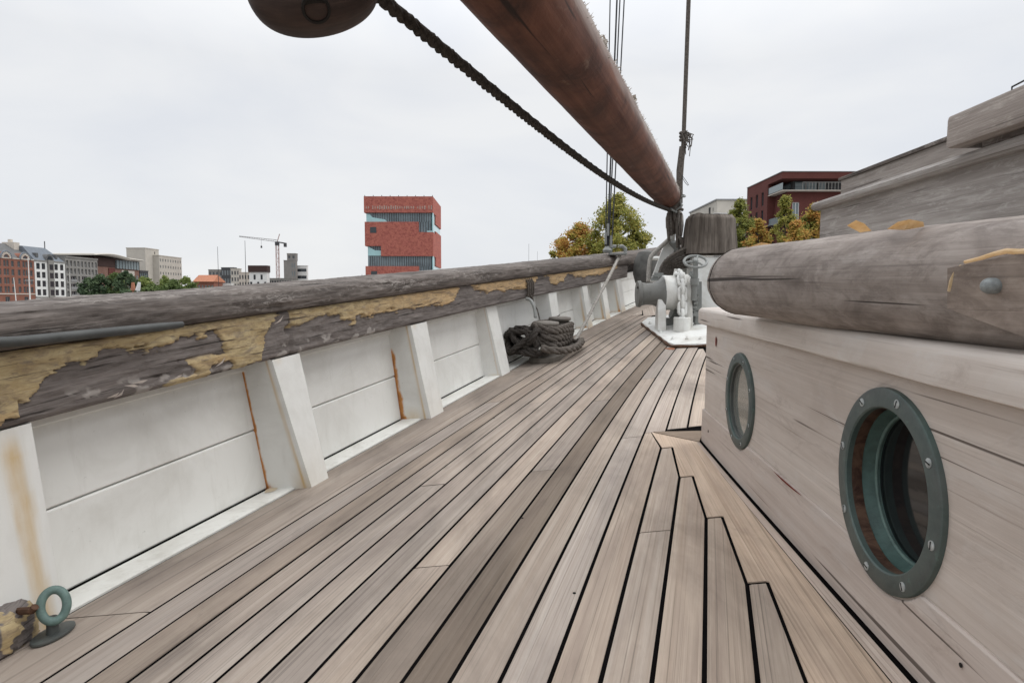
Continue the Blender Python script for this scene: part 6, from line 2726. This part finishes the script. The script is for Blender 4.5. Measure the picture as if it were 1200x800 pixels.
L_AUT = leaf_mat('autumn_leaves', [(0.102, 0.138, 0.036), (0.240, 0.252, 0.060), (0.396, 0.348, 0.078), (0.504, 0.264, 0.072), (0.408, 0.168, 0.060)])
L_GRN = leaf_mat('green_leaves', [(0.066, 0.102, 0.038), (0.120, 0.168, 0.060), (0.186, 0.234, 0.084)])
L_LGT = leaf_mat('light_green_leaves', [(0.096, 0.138, 0.041), (0.204, 0.252, 0.072), (0.300, 0.336, 0.120)])
L_DRK = leaf_mat('dark_green_leaves', [(0.050, 0.079, 0.046), (0.084, 0.126, 0.066), (0.132, 0.180, 0.090)])
BARK = plain('tree_bark', (.06, .05, .042), .9, var=.3, scale=6)


def tree(label, px, d, py_top, wpx, mat, hue=(0, 1), n=5000, leaf=.16, seed=1, clumps=46, group='trees beyond the dock', shape=1.0, py_bot=None, hue_fn=None, name='tree', open_=.5):
    rn = random.Random(seed)
    b = bgp(px, d, z=QZ)
    top = H + (349 - py_top) / F * d
    Ht = top - QZ
    Wd_ = wpx / F * d / 2
    zb_ = (H + (349 - py_bot) / F * d - QZ) if py_bot else Ht * .28
    root = thing(name, label, 'tree', b, group=group, ship=False)
    m = M()
    trunk_top = Vector((0, 0, Ht * .86))
    path = [Vector((0, 0, -.1)), Vector((rn.uniform(-.1, .1), rn.uniform(-.1, .1), Ht * .3)), Vector((rn.uniform(-.3, .3), 0, Ht * .6)), trunk_top]
    tr = Ht * .018
    m.tube(resample(path, Ht * .08), lambda t: tr * (1 - .85 * t), 7)
    cl = []
    for k in range(clumps):
        # clumps on the shell and inside of an egg shaped crown
        z = rn.random() ** .8
        prof = (math.sin(math.pi * min(1, z * .92 + .10)) ** .65) * (1 - .42 * z * shape)
        a = rn.uniform(0, 6.283)
        rr = Wd_ * prof * math.sqrt(rn.uniform(.05, 1.0))
        c = Vector((math.cos(a) * rr, math.sin(a) * rr, zb_ + (Ht - zb_) * (z * .97 + .01)))
        cl.append((c, rn.uniform(.10, .22) * Wd_ * (1.15 - .35 * z), rn.random()))
        if k % 2 == 0:
            s0 = Vector((0, 0, max(Ht * .22, c.z - rr * .75)))
            s0.x, s0.y = path[1].x * .5, path[1].y * .5
            m.tube([s0, s0.lerp(c, .5) + Vector((0, 0, -.06 * rr)), c], lambda t: tr * .36 * (1 - .8 * t), 5)
    part('trunk', m, BARK, root, local=True, smooth=60)
    m = M()
    V, Fc, Hu = [], [], []
    for k in range(n):
        c, r, h = cl[k % clumps]
        g = Vector((rn.gauss(0, 1), rn.gauss(0, 1), rn.gauss(0, .8))) * r * open_
        p = c + g
        u_ = Vector((rn.uniform(-1, 1), rn.uniform(-1, 1), rn.uniform(-1, 1))).normalized()
        v_ = u_.orthogonal().normalized()
        s_ = leaf * rn.uniform(.6, 1.3)
        o = len(V)
        V += [p - u_ * s_, p - v_ * s_ * .5, p + u_ * s_, p + v_ * s_ * .5]
        Fc.append((o, o + 1, o + 2, o + 3))
        hv = hue_fn(p, Wd_, Ht, rn, h) if hue_fn else hue[0] + (hue[1] - hue[0]) * (.6 * h + .4 * rn.random())
        Hu += [min(1, max(0, hv))] * 4
    m.add(V, Fc)
    m.attr('hue', Hu)
    part('crown', m, mat, root, local=True, smooth=0)
    return root


# by the bow
tree('tall autumn tree turning yellow green behind the shrouds at the bow', 722, 44, 232, 86, L_AUT, n=15000, leaf=.10, seed=3, clumps=110, py_bot=330, shape=.6,
     hue_fn=lambda p, W, Ht, r, h: .10 + .38 * r.random() + .12 * h + (.25 if p.x < -W * .55 and p.z < Ht * .6 else 0) * r.random(), open_=.58, group='trees at the dock end beyond the bow')
tree('rusty orange autumn tree behind the rail, left of the tall yellow green tree', 680, 46, 264, 78, L_AUT, n=12000, leaf=.105, seed=5, clumps=110, py_bot=335, shape=.7,
     hue_fn=lambda p, W, Ht, r, h: .30 + .35 * r.random() + .35 * h, open_=.62, group='trees at the dock end beyond the bow')
tree('low brownish green tree at the left end of the trees beyond the bow', 658, 50, 280, 36, L_AUT, n=4500, leaf=.11, seed=6, clumps=36, py_bot=335, shape=.7,
     hue_fn=lambda p, W, Ht, r, h: .12 + .4 * r.random() + .2 * h, open_=.6, group='trees at the dock end beyond the bow')
tree('green tree at the right end of the trees beyond the bow', 740, 45, 262, 46, L_AUT, n=6500, leaf=.105, seed=8, clumps=70, py_bot=330, shape=.2,
     hue_fn=lambda p, W, Ht, r, h: .08 + .35 * r.random() + .15 * h, open_=.6, group='trees at the dock end beyond the bow')
# right bank
G = 'trees before the maroon house'
tree('dense green tree between the wooden post and the maroon house', 864, 62, 234, 46, L_AUT, n=9500, leaf=.14, seed=12, clumps=95, py_bot=330, shape=.35, group=G, open_=.66,
     hue_fn=lambda p, W, Ht, r, h: .02 + .30 * r.random() + .12 * h)
tree('small orange tree low between the green tree and the maroon house', 886, 58, 258, 44, L_AUT, n=6000, leaf=.13, seed=13, clumps=66, py_bot=330, group=G,
     hue_fn=lambda p, W, Ht, r, h: .28 + .4 * r.random() + .25 * h, open_=.6)
tree('brown green autumn tree in front of the maroon house terrace', 916, 60, 231, 46, L_AUT, n=8500, leaf=.13, seed=14, clumps=85, py_bot=330, group=G,
     hue_fn=lambda p, W, Ht, r, h: .14 + .3 * r.random() + .3 * h * (1 if p.z < Ht * .75 else .3), open_=.6)
tree('orange and green autumn tree beside the raised coachroof wall', 950, 57, 240, 60, L_AUT, n=10000, leaf=.13, seed=15, clumps=110, py_bot=330, group=G,
     hue_fn=lambda p, W, Ht, r, h: (.32 + .35 * r.random() + .25 * h) if (h > .42) else .08 + .25 * r.random(), open_=.6)
tree('orange autumn tree low in the gap between the other autumn trees', 930, 55, 258, 50, L_AUT, n=7000, leaf=.13, seed=16, clumps=70, py_bot=330, group=G,
     hue_fn=lambda p, W, Ht, r, h: .3 + .38 * r.random() + .25 * h, open_=.6)
# left bank
G = 'trees along the left quay'
for i, (px, d, pt, wd, mt, lab) in enumerate((
        (104, 190, 327, 22, L_DRK, 'dark green tree at the left end of the quay trees, before the concrete block'),
        (120, 184, 324, 30, L_DRK, 'second dark green quay tree from the left'),
        (137, 186, 322, 26, L_GRN, 'mid green quay tree in front of the overhanging roof'),
        (149, 180, 319, 28, L_DRK, 'tallest darkest quay tree, right before the orange topped post'),
        (172, 215, 324, 26, L_LGT, 'light green tree below the glazed annex'),
        (181, 180, 335, 24, L_GRN, 'low green tree right of the harbour posts'),
        (194, 225, 324, 28, L_LGT, 'light green tree below the beige stair tower'),
        (205, 190, 330, 30, L_GRN, 'broad grey green tree in front of the beige slab'),
        (219, 235, 326, 28, L_LGT, 'yellow green tree below the right end of the beige slab'),
        (228, 200, 334, 22, L_GRN, 'last green tree before the orange roofed house'),
        (246, 250, 338, 16, L_DRK, 'small dark bush in front of the orange roofed house'))):
    tree(lab, px, d, pt, wd, mt, n=2600, leaf=.42, seed=40 + i, clumps=40, py_bot=352, group=G, shape=.45, open_=.75)

# ------------------------------------------------------------------ set the ship on her trim
for o in SHIP_TOPS:
    o.matrix_world = SHIP @ o.matrix_basis
